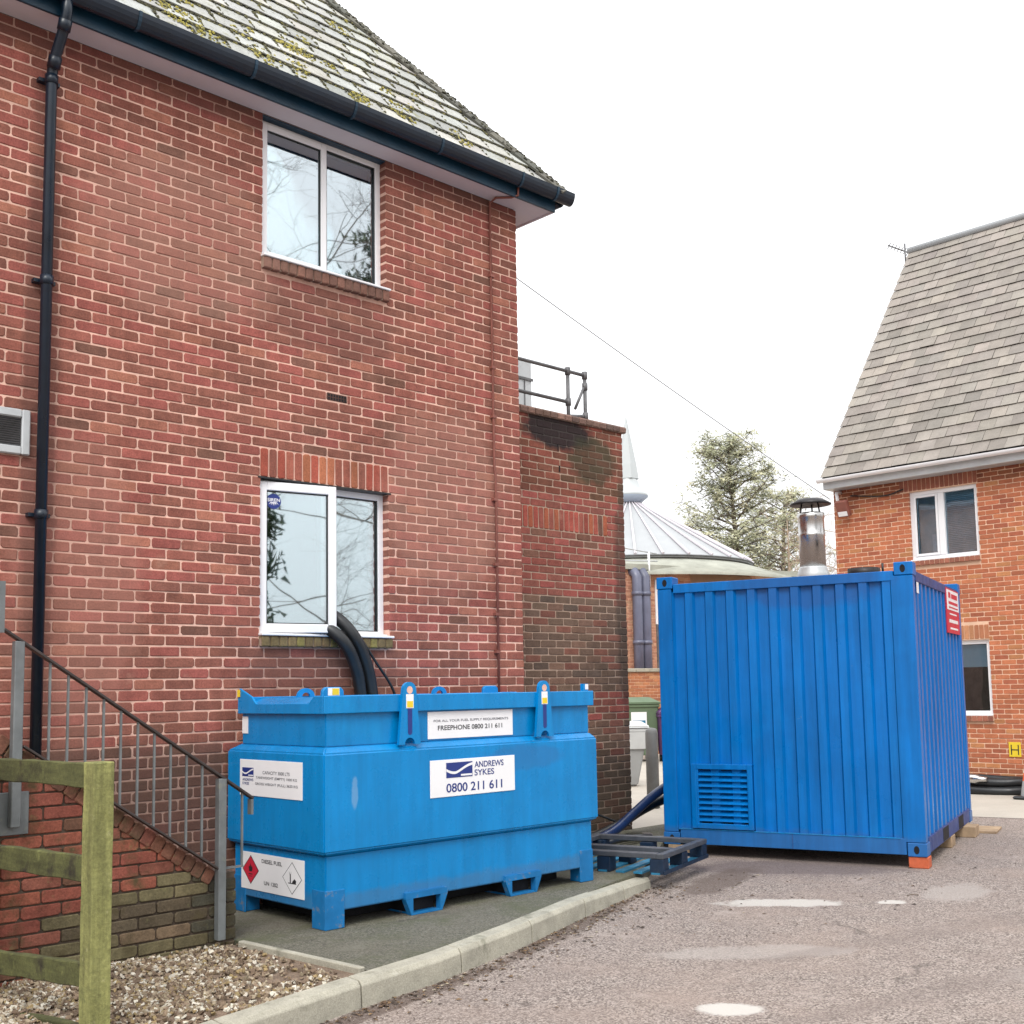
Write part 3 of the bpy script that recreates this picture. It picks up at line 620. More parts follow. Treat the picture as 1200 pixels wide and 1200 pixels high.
# ================================================================== ANNEX
annex = thing('brick_annex', 'lower flat roofed brick annex with soot stained parapet and grey brown lower courses', 'annex', (5, 2, 0))
FA = Fr((0, .70, 0), (1, 0, 0), (0, -1, 0)); AX0, AX1, AZ = 3.82, 6.08, 4.40
PALA = [((.26, .080, .062), 5), ((.22, .08, .06), 3), ((.30, .085, .07), 3), ((.18, .085, .06), 1.5)]
def acol(u, v, c):
    k = random.random()
    if v < 2.55 and not (1.28 < v < 1.55 and u > 5.5): c = tuple(x*y for x, y in zip(pick([((.155, .10, .072), 4), ((.18, .105, .075), 3), ((.20, .085, .062), 2), ((.12, .085, .065), 1)]), (1, 1, 1)))
    if v < 1.0: c = tuple(x*.72 for x in c)
    if v > 3.6: c = tuple(x*y for x, y in zip(c, (.78, .85, .75)))
    return c
mb = MB(); slab(mb, FA, AX0, AX1-.004, -.05, AZ, []); aw = mb.build('wall', M['mortar_annex'], annex, recalc=False)
sold = (4.45, 5.804, 3.228, 3.46)
pcs = bond(FA, AX0, AX1, -.05, AZ, C0, [sold], PALA, u_off=.02, colf=acol)
FAR = Fr((AX1, .70, 0), (0, 1, 0), (1, 0, 0)); mb = MB(); slab(mb, FAR, .1, 3.4, -.05, AZ, []); mb.build('side_wall', M['mortar_dark'], annex, recalc=False)
pcs += bond(FAR, .0975, 1.6, -.05, AZ, C0, (), PALA, u_off=.1)
for k in range(18):
    u = sold[0]+.003+k*.0752
    mb = MB(); brick_geo(mb, FA, u+.001, u+.063, 3.2385, 3.4515, .002, .095, pick([((.30, .075, .055), 4), ((.34, .10, .055), 2), ((.26, .08, .06), 2), ((.16, .08, .06), 1)])); mb.build('soldier_brick', M['brick'], aw)
lay(pcs, bgeo, 'brick', M['brick_annex'], aw, 300, lambda x, y: x < 616 or (y > 812 and x < 702))
n = 21
for k in range(n):
    u = 3.83+k*(AX1+.04-3.83)/n
    mb = MB(); fr = FA; c = pick([((.20, .125, .10), 3), ((.25, .15, .12), 2), ((.15, .10, .085), 1)]); u1 = u+(AX1+.04-3.83)/n-.008
    vs_ = [fr(x, v, d) for x in (u, u1) for v, d in ((4.402, -.26), (4.402, .035), (4.45, .04), (4.47, .02), (4.50, -.26))]
    mb.add(vs_, [(0, 1, 2, 3, 4), (5, 6, 7, 8, 9)]+[(i, (i+1) % 5, 5+(i+1) % 5, 5+i) for i in range(5)], c); mb.build('coping_brick', M['brick'], aw, bevel=.004)
MB().box(FA, 3.83, AX1+.03, 4.398, 4.46, -.25, .025).build('coping_mortar', M['mortar_dark'], aw)
MB().wb(3.83, 6.0, .96, 4.0, 4.2, 4.3).build('flat_roof', M['rail_grey'], annex)
for (u, v) in ((5.05, 4.07), (5.07, 3.85)): MB().box(FA, u-.006, u+.006, v, v+.065, -.02, .0045).build('weep_slot', M['dark'], annex)
# roof edge railing
rr = thing('roof_railing', 'grey tubular safety railing standing on the annex roof', 'railing', (5.3, 1.15, 4.3))
ry = 1.15
def rl(pts, nm, r_=.021): return MB().tube(pts, r_, 8).build(nm, M['rail_grey'], rr)
rl([(3.9, ry, 5.13), (5.98, ry, 5.13)], 'top_rail'); rl([(3.9, ry, 4.78), (5.72, ry, 4.78)], 'mid_rail')
rl([(5.71, ry, 4.30), (5.71, ry, 5.15)], 'post'); rl([(5.99, ry, 4.30), (5.99, ry, 5.15)], 'post'); rl([(5.99, ry, 5.02), (5.82, ry, 4.72)], 'brace', .016)
rl([(5.71, ry, 4.62), (5.99, ry, 4.66)], 'short_rail')
for p in ((5.71, ry, 5.13), (5.99, ry, 5.13), (5.71, ry, 4.78), (5.99, ry, 4.66), (5.99, ry, 5.0)):
    MB().lathe(p, [(0, -.045), (.032, -.04), (.032, .04), (0, .045)], 10).build('clamp', M['rail_grey'], rr)
ub = thing('roof_unit', 'pale grey metal cabinet behind the annex roof railing', 'cabinet', (5.2, 1.9, 4.3))
MB().wb(5.0, 5.90, 1.90, 2.4, 4.30, 5.43).build('body', M['ally'], ub, bevel=.01)
MB().wb(4.99, 5.91, 1.885, 1.899, 5.20, 5.23).build('trim', M['rail_grey'], ub); MB().wb(5.77, 5.78, 1.89, 1.898, 4.3, 5.19).build('seam', M['rail_grey'], ub)

# ================================================================== STAIR WALL + RAILING
st = thing('stair_wall', 'low damp red brick stair wall with sloping top beside the gravel', 'wall', (-.8, -.7, .1))
SY = -.95; FS = Fr((0, SY, 0), (1, 0, 0), (0, -1, 0))
def stop(x): return min(.535-(x-.21)*.68, 1.95) if x < .2 else .56
PS = [((.22, .068, .048), 4), ((.25, .08, .052), 3), ((.19, .068, .048), 2), ((.14, .07, .045), 1)]
def scol(u, v, c):
    if v < .42+.15*random.random() and u > -.75: c = pick([((.13, .11, .06), 3), ((.16, .11, .07), 2), ((.09, .07, .045), 2)])
    if u > .12: c = pick([((.06, .055, .04), 2), ((.10, .075, .05), 1)])
    return c
mb = MB()
pl = [(-3.4, -.05), (.335, -.05), (.335, .53), (.20, .53)] + [(x, stop(x)-.02) for x in (.1, -.4, -.98, -1.5, -1.9)] + [(-3.4, 1.93)]
mb.prism(FS, [(a, b) for a, b in pl], -.225, -.012); sw = mb.build('wall', M['mortar_damp'], st)
pcs = []
for p in bond(FS, -3.3, .34, .05, 2.0, .085, (), PS, u_off=.04, colf=scol, depth=.1):
    fr, a, b, c, e = p[:5]
    if a < .2:
        bm_ = .21-(e+.012-.535)/.68 if e+.012 > .535 else .34
        b = min(b, bm_)
    elif e > .53: continue
    if b-a < .02: continue
    pcs.append((fr, a, b, c, e, *p[5:]))
lay(pcs, bgeo, 'brick', M['brick_damp'], sw, 300)
sa = math.atan(.68); FSL = Fr(FS(.2, stop(.19), 0), (-math.cos(sa), 0, math.sin(sa)), (0, -1, 0), (math.sin(sa), 0, math.cos(sa)))
for k in range(22):
    u = .0+k*.079
    mb = MB(); brick_geo(mb, FSL, u, u+.069, -.094, -.003, .009, .23, pick([((.13, .065, .045), 3), ((.17, .075, .05), 2), ((.20, .075, .055), 1)])); mb.build('coping_brick', M['brick_damp'], sw)
steps = thing('stair_flight', 'concrete steps climbing behind the low brick stair wall', 'steps', (-.6, -.4, .1))
for k in range(7):
    x = .12-k*.25; MB().wb(x-.30, x, -.72, -.01, .0, .26+k*.17).build('step', M['concrete'], steps, bevel=.006)
sr = thing('stair_railing', 'galvanised stair railing with dark sloping handrail and thin balusters', 'railing', (-.3, -.99, .12))
RY = -.995
def bar(nm, x0, z0, x1, z1, wd=.045, th=.012, mat='galv'):
    d = Vector((x1-x0, 0, z1-z0)); l = d.length; d.normalize(); fr = Fr((x0, RY, z0), d, (0, -1, 0), d.cross(Vector((0, 1, 0)))*-1)
    return MB().box(fr, 0, l, -th/2, th/2, -wd/2, wd/2).build(nm, M[mat], sr, bevel=.002)
sl2 = .66
def hz(x): return .975+(.42-x)*sl2
bar('handrail', -1.12, hz(-1.12), .42, hz(.42), .05, .014, 'steel_dark')
MB().box(Fr((.415, RY, 0), (1, 0, 0), (0, -1, 0)), -.012, .004, .875, .97, -.022, .022).build('handrail_end', M['galv'], sr)
MB().box(Fr((-1.12, RY, 0), (1, 0, 0), (0, -1, 0)), -.03, .0, hz(-1.12)-.02, 2.25, -.022, .022).build('landing_post', M['galv'], sr)
bar('bottom_rail', -1.0, hz(-1.0)-.552, .2, hz(.2)-.56, .045, .012, 'steel_dark')
for x, z0, z1 in ((-1.035, .93, hz(-1.035)-.008), (.205, .145, hz(.205)-.008)):
    MB().wb(x-.026, x+.026, RY-.026, RY+.026, z0, z1).build('post', M['galv'], sr, bevel=.004)
MB().wb(-1.115, -.945, -.965, -.952, .885, 1.115).build('base_plate', M['galv'], sr, bevel=.004)
for k in range(10):
    x = -.86+k*.104; MB().wb(x-.006, x+.006, RY-.006, RY+.006, hz(x)-.55, hz(x)-.008).build('baluster', M['galv'], sr)
MB().wb(.345, .357, RY-.006, RY+.006, .575, hz(.35)-.008).build('baluster', M['galv'], sr)
MB().wb(.236, .36, RY-.006, RY+.006, .56, .574).build('foot_rail', M['galv'], sr)

# ================================================================== TIMBER FENCE
fe = thing('timber_fence', 'mossy green timber post and rail fence on the gravel', 'fence', (-1.15, -2.26, .1))
az = R(-4); FD = Vector((math.sin(az), math.cos(az), 0)); FN = Vector((FD.y, -FD.x, 0))
px, py = -1.14, -2.25
FF = Fr((px, py, 0), FD, FN)
def rough_box(name, fr, u0, u1, v0, v1, d0, d1, mat, n=8, j=.004):
    mb = MB(); rows = []
    for i in range(n+1):
        u = u0+(u1-u0)*i/n; rows.append([fr(u+random.uniform(-j, j)*(0 if 0 < i < n else .3), v+random.uniform(-j, j), d+random.uniform(-j, j)*.5) for v, d in ((v0, d0), (v1, d0), (v1, d1), (v0, d1))])
    mb.add([p for r in rows for p in r], [(i*4+a, i*4+(a+1) % 4, i*4+4+(a+1) % 4, i*4+4+a) for i in range(n) for a in range(4)]+[(0, 1, 2, 3), (n*4, n*4+1, n*4+2, n*4+3)])
    return mb.build(name, mat, fe, bevel=.005)
FP = Fr((px, py, 0), (0, 0, 1), FN, FD)
rough_box('post', FP, -.1, 1.325, -.05, .05, -.05, .05, M['wood'], 10)
rough_box('post', Fr((px, py, 0)+FD*1.85 if False else Vector((px, py, 0))+FD*1.22-FN*.0, (0, 0, 1), FN, FD), -.1, 1.30, -.05, .05, -.05, .05, M['wood'], 8)
for (z0, z1, tl_) in ((1.205, 1.315, .0), (.785, .90, .02), (.325, .435, .075), (.02, .165, .09)):
    rough_box('rail', Fr((px, py, 0), FD-Vector((0, 0, tl_)), FN), .052, 1.17, z0, z1, -.022, .02, M['wood_dark'], 9)

# ================================================================== FUEL TANK
tk = thing('fuel_tank', 'blue steel diesel fuel tank with white placards standing against the house', 'fuel tank', (2.1, -.62, .12))
TX0, TX1, TY0, TY1 = .81, 3.41, -1.21, -.03
FT = Fr((0, TY0, 0), (1, 0, 0), (0, -1, 0)); FE = Fr((TX0, 0, 0), (0, -1, 0), (-1, 0, 0))
MB().wb(TX0+.04, TX1-.04, TY0+.04, TY1-.04, .232, .585).build('skirt', M['tank'], tk, bevel=.008, seg=2)
MB().wb(TX0+.10, TX1-.10, TY0+.10, TY1-.06, .5, .606).build('recess', M['dark'], tk)
MB().wb(TX0+.22, TX1-.22, TY0+.26, TY1-.12, .136, .25).build('light_block', M['dark'], tk)  # dark box added under the tank to block light passing through
# body with sloping shoulder
mb = MB(); i_ = .042
def ring(ix, iy0, iy1, z): return [(TX0+ix, TY0+iy0, z), (TX1-ix, TY0+iy0, z), (TX1-ix, TY1-iy1, z), (TX0+ix, TY1-iy1, z)]
rs = [ring(.05, .05, .03, .575), ring(0, 0, 0, .605), ring(0, 0, 0, 1.228), ring(i_, i_, .11, 1.272)]
vs_ = [p for r in rs for p in r]
mb.add(vs_, [(a*4+k, a*4+(k+1) % 4, a*4+4+(k+1) % 4, a*4+4+k) for a in range(3) for k in range(4)]+[(3, 2, 1, 0), (12, 13, 14, 15)])
mb.build('body', M['tank'], tk, bevel=.009, seg=2)
MB().wb(TX0+i_+.002, TX1-i_-.002, TY0+i_+.002, TY1-.125, 1.27, 1.50).build('upper_bund', M['tank'], tk, bevel=.006, seg=2)
UY1 = TY1-.112
# rim: long front flange, back flange, end flanges with a dropped middle
MB().wb(TX0+.012, TX1-.012, TY0+.012, TY0+.03, 1.483, 1.598).build('rim_front', M['tank'], tk, bevel=.004)
MB().wb(TX0+.012, TX1-.012, UY1-.018, UY1, 1.483, 1.598).build('rim_back', M['tank'], tk, bevel=.004)
for (X, s) in ((TX0+.012, 1), (TX1-.030, 1)):
    fr = Fr((X, 0, 0), (0, -1, 0), (1, 0, 0)); y0, y1 = -(UY1-.019), -(TY0+.031)
    MB().prism(fr, [(y0, 1.483), (y1, 1.483), (y1, 1.598), (y1-.10, 1.598), (y1-.16, 1.55), (y0+.22, 1.55), (y0+.16, 1.60), (y0, 1.66 if X < 1 else 1.60)], 0, .018).build('rim_end', M['tank'], tk, bevel=.003)
mb = MB(); mb.add([(TX0+.032, TY0+.032, 1.535), (TX0+.032, UY1-.02, 1.535), (TX0+.20, UY1-.02, 1.59), (TX0+.20, TY0+.032, 1.59), (TX1-.20, UY1-.02, 1.59), (TX1-.20, TY0+.032, 1.59), (TX1-.032, UY1-.02, 1.535), (TX1-.032, TY0+.032, 1.535)], [(0, 1, 2, 3), (3, 2, 4, 5), (5, 4, 6, 7)])
mb.build('lid', M['tank'], tk, recalc=False)
# lifting lugs on the front
def lug(u):
    mb = MB(); w_ = .075; n = 12; pts = [(u-w_-.02, 1.262), (u-w_+.028, 1.262)]
    pts += [(u+.045*math.cos(math.pi-math.pi*i/8), 1.262+.045*math.sin(math.pi-math.pi*i/8)) for i in range(9)]
    pts += [(u+w_-.028, 1.262), (u+w_+.02, 1.262), (u+w_-.005, 1.50)] + [(u+.058*math.cos(math.pi*i/n), 1.625+.058*math.sin(math.pi*i/n)) for i in range(n+1)] + [(u-w_+.005, 1.50)]
    mb.prism(FT, pts, -.012, .012); lg = mb.build('lifting_lug', M['tank'], tk)
    mb = MB(); rr_ = .02
    mb.add([FT(u+rr_*math.cos(a), (1.50 if math.sin(a) >= 0 else 1.345)+rr_*math.sin(a), .0135) for a in [math.pi*k/8 for k in range(16)]], [tuple(range(16))]); mb.build('lug_slot', M['navy'], lg, recalc=False)
    mb = MB(); disc(mb, FT, u, 1.628, .026, .0135, 16); mb.build('lug_eye', M['mortar'], lg, recalc=False)
    MB().box(FT, u-.032, u+.032, 1.505, 1.60, .0125, .0145).build('sticker', M['placard'], lg); MB().box(FT, u-.026, u+.026, 1.51, 1.553, .0147, .0155).build('sticker_mark', M['yellow'], lg)
lug(1.505); lug(2.815)
FB = Fr((0, UY1-.03, 0), (1, 0, 0), (0, -1, 0))
for u in (1.37, 2.66):
    n = 12; mb = MB(); pts = [(u-.075, 1.55)]+[(u+.075*math.cos(math.pi-math.pi*i/n), 1.595+.06*math.sin(math.pi-math.pi*i/n)) for i in range(n+1)]+[(u+.075, 1.55), (u+.035, 1.55)]+[(u+.035*math.cos(math.pi*i/n), 1.595+.028*math.sin(math.pi*i/n)) for i in range(n+1)]+[(u-.035, 1.55)]
    MB().prism(FB, pts, -.01, .01).build('lifting_lug', M['tank'], tk)
for (u0, u1, fr, mt) in ((.86, 1.04, Fr((0, TY0+.09, 0), (1, 0, 0), (0, -1, 0)), 'placard'), (3.15, 3.33, FB, None)):
    mb = MB(); mb.prism(fr, [(u0, 1.56), (u1, 1.56), (u1-.006, 1.635), (u1-.03, 1.655), (u0+.03, 1.655), (u0+.006, 1.635)], -.03, 0); mb.build('filler_box', M['tank'], tk, bevel=.006)
    if mt: MB().box(fr, u0+.045, u1-.045, 1.60, 1.65, .001, .003).build('sticker', M['placard'], tk); MB().box(fr, u0+.078, u1-.049, 1.604, 1.646, .0035, .0045).build('sticker_mark', M['yellow'], tk)
MB().box(Fr((TX1-.05, TY0+.06, 0), (1, 0, 0), (0, -1, 0)), -.03, .03, 1.585, 1.655, -.03, 0).build('corner_tab', M['tank'], tk); MB().box(Fr((TX1-.05, TY0+.06, 0), (1, 0, 0), (0, -1, 0)), -.008, .028, 1.61, 1.652, .001, .003).build('sticker', M['placard'], tk)
MB().box(FE, .145, .18, 1.60, 1.65, -.009, -.006).build('sticker', M['yellow'], tk)
MB().box(FE, .16, .235, 1.345, 1.462, -.043+.001, -.039).build('placard', M['placard'], tk)
# corner feet (folded plates) and fork pockets
for (x, y, sx_, sy_) in ((TX0+.036, TY0+.036, 1, 1), (TX1-.036, TY0+.036, -1, 1), (TX0+.036, TY1-.036, 1, -1), (TX1-.036, TY1-.036, -1, -1)):
    mb = MB(); xs = sorted((x, x+sx_*.15)); ys = sorted((y, y+sy_*.15)); mb.wb(xs[0], xs[1], *sorted((y, y+sy_*.012)), .122, .365); mb.wb(*sorted((x, x+sx_*.012)), *sorted((y+sy_*.012, y+sy_*.15)), .122, .365)
    mb.wb(*sorted((x+sx_*.012, x+sx_*.13)), *sorted((y+sy_*.012, y+sy_*.13)), .122, .24)
    mb.build('foot', M['tank_worn'], tk, bevel=.003)
for u in (1.665, 2.59):
    mb = MB(); fr = Fr((0, TY0+.035, 0), (1, 0, 0), (0, -1, 0))
    mb.box(fr, u-.185, u+.185, .232, .272, -1.0, .018)
    mb.prism(fr, [(u-.185, .231), (u-.12, .231), (u-.12, .122), (u-.135, .122)], -.03, .018); mb.prism(fr, [(u+.185, .231), (u+.12, .231), (u+.12, .122), (u+.135, .122)], -.03, .018)
    mb.box(fr, u-.119, u+.119, .122, .134, -1.0, .016)
    pk = mb.build('fork_pocket', M['tank_worn'], tk)
    MB().box(fr, u-.118, u+.118, .135, .230, -1.0, -.06).build('pocket_hollow', M['dark'], pk)
# printed plates
def plate(fr, u0, u1, v0, v1, d, nm='placard', lab=None):
    p = MB().box(fr, u0, u1, v0, v1, d, d+.004).build(nm, M['placard'], tk, bevel=.0015, label=lab); return p
p1 = plate(FT, 1.685, 2.495, .885, 1.14, .001, lab='white plate with blue company logo and telephone number')
def logo(fr, u0, u1, v0, v1, d, parent):
    w_, h_ = u1-u0, v1-v0; n = 14
    MB().box(fr, u0, u1, v0, v1, d, d+.0008).build('logo_field', M['navy'], parent)
    mb = MB(); cur = []
    for i in range(n+1):
        t = i/n; y = .52 - .34*math.sin(t*math.pi*1.15)*(1-t*1.1) + .55*max(0, t-.35)**1.1
        cur.append((u0+w_*t, v0+h_*min(1.06, y)))
    th = h_*.085
    for (a, b), (c, e) in zip(cur, cur[1:]): mb.add([fr(a, b-th, d+.0016), fr(c, e-th, d+.0016), fr(c, e+th, d+.0016), fr(a, b+th, d+.0016)], [(0, 1, 2, 3)])
    mb.build('logo_wave', M['placard'], parent, recalc=False)
    MB().box(fr, u0+w_*.55, u1-w_*.02, v0+h_*.08, v0+h_*.20, d+.001, d+.0016).build('logo_strap', M['placard'], parent)
logo(FT, 1.83, 2.075, 1.013, 1.118, .006, p1)
text('ANDREWS', FT, 2.238, 1.093, .285, .043, .0065, M['navy'], p1); text('SYKES', FT, 2.190, 1.036, .19, .043, .0065, M['navy'], p1); text('0800 211 611', FT, 2.097, .944, .535, .062, .0065, M['navy'], p1)
FU = Fr((0, TY0+i_+.002, 0), (1, 0, 0), (0, -1, 0))
p2 = plate(FU, 1.705, 2.525, 1.285, 1.474, .001, lab='white plate with freephone number')
text('FOR ALL YOUR FUEL SUPPLY REQUIREMENTS', FU, 2.117, 1.408, .72, .020, .0065, M['ink_grey'], p2); text('FREEPHONE 0800 211 611', FU, 2.105, 1.36, .62, .034, .0065, M['ink'], p2)
p3 = plate(FE, .206, .976, .925, 1.17, .001, lab='white capacity plate with small logo')
logo(FE, .24, .385, 1.055, 1.115, .006, p3); text('ANDREWS', FE, .312, 1.033, .14, .018, .0065, M['navy'], p3); text('SYKES', FE, .285, 1.007, .086, .018, .0065, M['navy'], p3)
for s_, vc, wd in (('CAPACITY 3000 LTS', 1.088, .33), ('TAREWEIGHT (EMPTY) 1000 KG', 1.05, .5), ('GROSS WEIGHT (FULL) 3620 KG', 1.008, .52)): text(s_, FE, .665, vc, wd, .022, .0065, M['ink_grey'], p3)
FE2 = Fr((TX0+.04, 0, 0), (0, -1, 0), (-1, 0, 0))
p4 = plate(FE2, .165, .94, .285, .535, .001, lab='white hazard plate for diesel fuel')
def dia(c, w_, h_, d, mat, nm): MB().add([FE2(c[0]-w_, c[1], d), FE2(c[0], c[1]-h_, d), FE2(c[0]+w_, c[1], d), FE2(c[0], c[1]+h_, d)], [(0, 1, 2, 3)]).build(nm, M[mat], p4, recalc=False)
dia((.29, .418), .105, .098, .006, 'ink', 'hazard_diamond'); dia((.29, .418), .097, .090, .0066, 'red', 'hazard_diamond')
mb = MB(); mb.add([FE2(.29+a, .418+b, .0072) for a, b in ((-.018, -.012), (.018, -.012), (.026, .012), (.012, .03), (.008, .014), (0, .045), (-.012, .022), (-.026, .018))], [(0, 1, 2, 3, 4, 5, 6, 7)]); mb.box(FE2, .265, .315, .386, .392, .007, .0073); mb.box(FE2, .272, .308, .372, .376, .007, .0073); mb.build('flame_mark', M['ink'], p4, recalc=False)
dia((.80, .41), .115, .105, .006, 'ink', 'hazard_diamond'); dia((.80, .41), .109, .099, .0066, 'placard', 'hazard_diamond')
mb = MB(); mb.box(FE2, .775, .787, .38, .435, .007, .0073); mb.box(FE2, .755, .85, .374, .38, .007, .0073); mb.add([FE2(.80+a, .38+b, .0072) for a, b in ((0, 0), (.045, 0), (.05, .016), (.03, .028), (.01, .014))], [(0, 1, 2, 3, 4)])
for a in (-.022, -.008, .012): mb.add([FE2(.780+x, .435+y, .0072) for x, y in ((-.002, -.01), (.003, -.01), (a, .02))], [(0, 1, 2)])
mb.build('fish_and_tree_mark', M['ink'], p4, recalc=False)
text('DIESEL FUEL', FE2, .555, .488, .25, .026, .0065, M['ink'], p4); text('UN 1202', FE2, .545, .345, .17, .026, .0065, M['ink'], p4)

# hoses from the window
def spline(pts, n=10):
    pts = [Vector(p) for p in pts]; P = [pts[0]*2-pts[1]]+pts+[pts[-1]*2-pts[-2]]; out = []
    for i in range(1, len(P)-2):
        for k in range(n):
            t = k/n; a, b, c, d = P[i-1:i+3]
            out.append(.5*((2*b)+(c-a)*t+(2*a-5*b+4*c-d)*t*t+(3*b-a-3*c+d)*t**3))
    return out+[pts[-1]]
HG = 'black hoses out of the open window'
MB().tube(spline([(1.45, .35, 2.20), (1.60, .04, 2.155), (1.735, -.12, 2.02), (1.86, -.115, 1.83), (1.93, -.09, 1.62), (1.96, -.085, 1.30)]), .048, 14).build('hose', M['rubber'], label='fat black hose hanging from the window sill, the lower of the pair', cat='hose', group=HG)
MB().tube(spline([(1.60, .30, 2.28), (1.735, .03, 2.225), (1.855, -.10, 2.06), (1.98, -.10, 1.84), (2.045, -.085, 1.62), (2.08, -.085, 1.30)]), .048, 14).build('hose', M['rubber'], label='fat black hose from the window beside the thin cable', cat='hose', group=HG)
MB().tube(spline([(1.75, .10, 2.20), (1.90, -.06, 2.085), (2.08, -.085, 1.86), (2.27, -.085, 1.60), (2.30, -.085, 1.30)]), .011, 8).build('power_cable', M['rubber'], label='thin black cable running from the window down to the tank', cat='cable')

# ================================================================== CONTAINER
ct = thing('plant_container', 'corrugated blue steel plant container on blocks with a flue on top', 'container', (6.9, -.9, .10))
TH = R(17.158); nn = Vector((6.219, -2.517, .10)); ca = Vector((-math.sin(TH), math.cos(TH), 0)); cb = Vector((math.cos(TH), math.sin(TH), 0)); CW, CLn, CH = 2.44, 2.985, 2.60
F1 = Fr(nn+ca*CW, -ca, -cb); F2c = Fr(nn, cb, -ca); F3 = Fr(nn+cb*CLn, ca, cb); F4 = Fr(nn+cb*CLn+ca*CW, -cb, ca)
def corr(fr, u0, u1, v0, v1, per, dep, d0, name, flat=.34, lead=0., sf=None):
    mb = MB(); us = [(u0, 0)]; k = int(round((u1-u0-2*lead)/per)); pr = (u1-u0-2*lead)/k; sl = (.5-flat)*pr if sf is None else sf*pr
    for i in range(k):
        b = u0+lead+i*pr
        us += [(b+.0*pr, 0), (b+sl, -dep), (b+sl+flat*pr, -dep), (b+2*sl+flat*pr, 0)]
    us += [(u1, 0)]
    q = []
    for u, d in us:
        if not q or u > q[-1][0]+1e-5: q.append((u, d))
    vs_ = [fr(u, v0, d0+d) for u, d in q]+[fr(u, v1, d0+d) for u, d in q]; n = len(q)
    mb.add(vs_, [(i, i+1, n+i+1, n+i) for i in range(n-1)]); return mb.build(name, M['cont'], ct, recalc=False)
corr(F1, .15, CW-.20, .14, CH-.15, .2085, .036, -.012, 'front_panel', .46, sf=.10)
corr(F2c, .10, CLn-.10, .14, CH-.14, .24, .05, -.012, 'side_panel', .40, sf=.12)
corr(F3, .10, CW-.10, .14, CH-.14, .21, .036, -.012, 'back_panel'); corr(F4, .10, CLn-.10, .14, CH-.14, .24, .05, -.012, 'side_panel', .40, sf=.12)
for fr, Wd, mt in ((F1, CW, 'cont'), (F2c, CLn, 'cont_dark'), (F3, CW, 'cont'), (F4, CLn, 'cont')):
    MB().box(fr, .17, Wd-.17, CH-.165, CH-.075, -.06, -.003).build('top_rail', M[mt], ct, bevel=.004)
    MB().box(fr, .17, Wd-.17, .0+.012, .152, -.06, -.003).build('bottom_rail', M[mt], ct, bevel=.004)
MB().box(F1, .16, CW-.22, .150, .158, -.03, .002).build('rail_bead', M['tank'], ct); 
MB().box(F1, 1.26, 1.264, .015, .15, -.003, -.001).build('rail_seam', M['cont_dark'], ct)
for k, (u0, u1) in enumerate(((.0, .15), (CW-.20, CW))):
    MB().box(F1, u0+.003, u1-.003, .12, CH-.12, -.12, -.004).build('corner_post', M['cont'], ct, bevel=.006)
for fr, Wd in ((F3, CW),):
    for u0, u1 in ((.003, .13), (Wd-.13, Wd-.003)): MB().box(fr, u0, u1, .12, CH-.12, -.12, -.004).build('corner_post', M['cont'], ct, bevel=.006)
for (cu, cvv) in ((0, 0), (CW, 0), (0, CLn), (CW, CLn)):
    for z0 in (0, CH-.118):
        p = nn+ca*(CW-cu)+cb*cvv
        su = 1 if cu == 0 else -1; sv = 1 if cvv == 0 else -1
        fr = Fr(p, -ca*su, cb*sv); mb = MB(); mb.box(fr, -.002, .162, z0, z0+.118, -.002, .178)
        cc = mb.build('corner_casting', M['cont'], ct, bevel=.006)
        if cvv == 0:
            mb = MB(); q = [( .085+.024*math.cos(a), z0+.059+.036*math.sin(a)) for a in [2*math.pi*i/16 for i in range(16)]]; mb.add([fr(a, b, -.0035) for a, b in q], [tuple(range(16))]); mb.build('casting_hole', M['dark'], cc, recalc=False)
mb = MB(); mb.add([nn+ca*.05+cb*.05+Vector((0, 0, CH-.08)), nn+ca*(CW-.05)+cb*.05+Vector((0, 0, CH-.08)), nn+ca*(CW-.05)+cb*(CLn-.05)+Vector((0, 0, CH-.08)), nn+ca*.05+cb*(CLn-.05)+Vector((0, 0, CH-.08))], [(0, 1, 2, 3)]); mb.add([nn+ca*.05+cb*.05+Vector((0, 0, .03)), nn+ca*(CW-.05)+cb*.05+Vector((0, 0, .03)), nn+ca*(CW-.05)+cb*(CLn-.05)+Vector((0, 0, .03)), nn+ca*.05+cb*(CLn-.05)+Vector((0, 0, .03))], [(0, 1, 2, 3)]); mb.build('roof_and_floor', M['brown_roof'], ct, recalc=False)
# louvre
mb = MB(); ringbars(mb, F1, .30, .905, .165, .775, .05, -.05, .016); mb.box(F1, .34, .37, .21, .73, -.05, .012); lv = mb.build('louvre_frame', M['cont'], ct, bevel=.004)
MB().box(F1, .345, .86, .21, .73, -.06, -.045).build('louvre_back', M['dark'], lv)
for k in range(9):
    v = .235+k*.054; fr = Fr(F1(0, v, -.042), F1.U, (F1.N*.55-Vector((0, 0, 1))*.0+Vector((0, 0, -.0))).normalized(), (F1.N*.60-Vector((0, 0, .55))).normalized())
    MB().add([F1(.37, v+.045, -.044), F1(.855, v+.045, -.044), F1(.855, v+.004, .006), F1(.37, v+.004, .006), F1(.37, v+.040, -.044), F1(.855, v+.040, -.044), F1(.855, v-.001, .006), F1(.37, v-.001, .006)], [(0, 1, 2, 3), (7, 6, 5, 4), (2, 6, 7, 3), (0, 3, 7, 4), (1, 5, 6, 2), (0, 4, 5, 1)]).build('louvre_slat', M['cont'], lv)
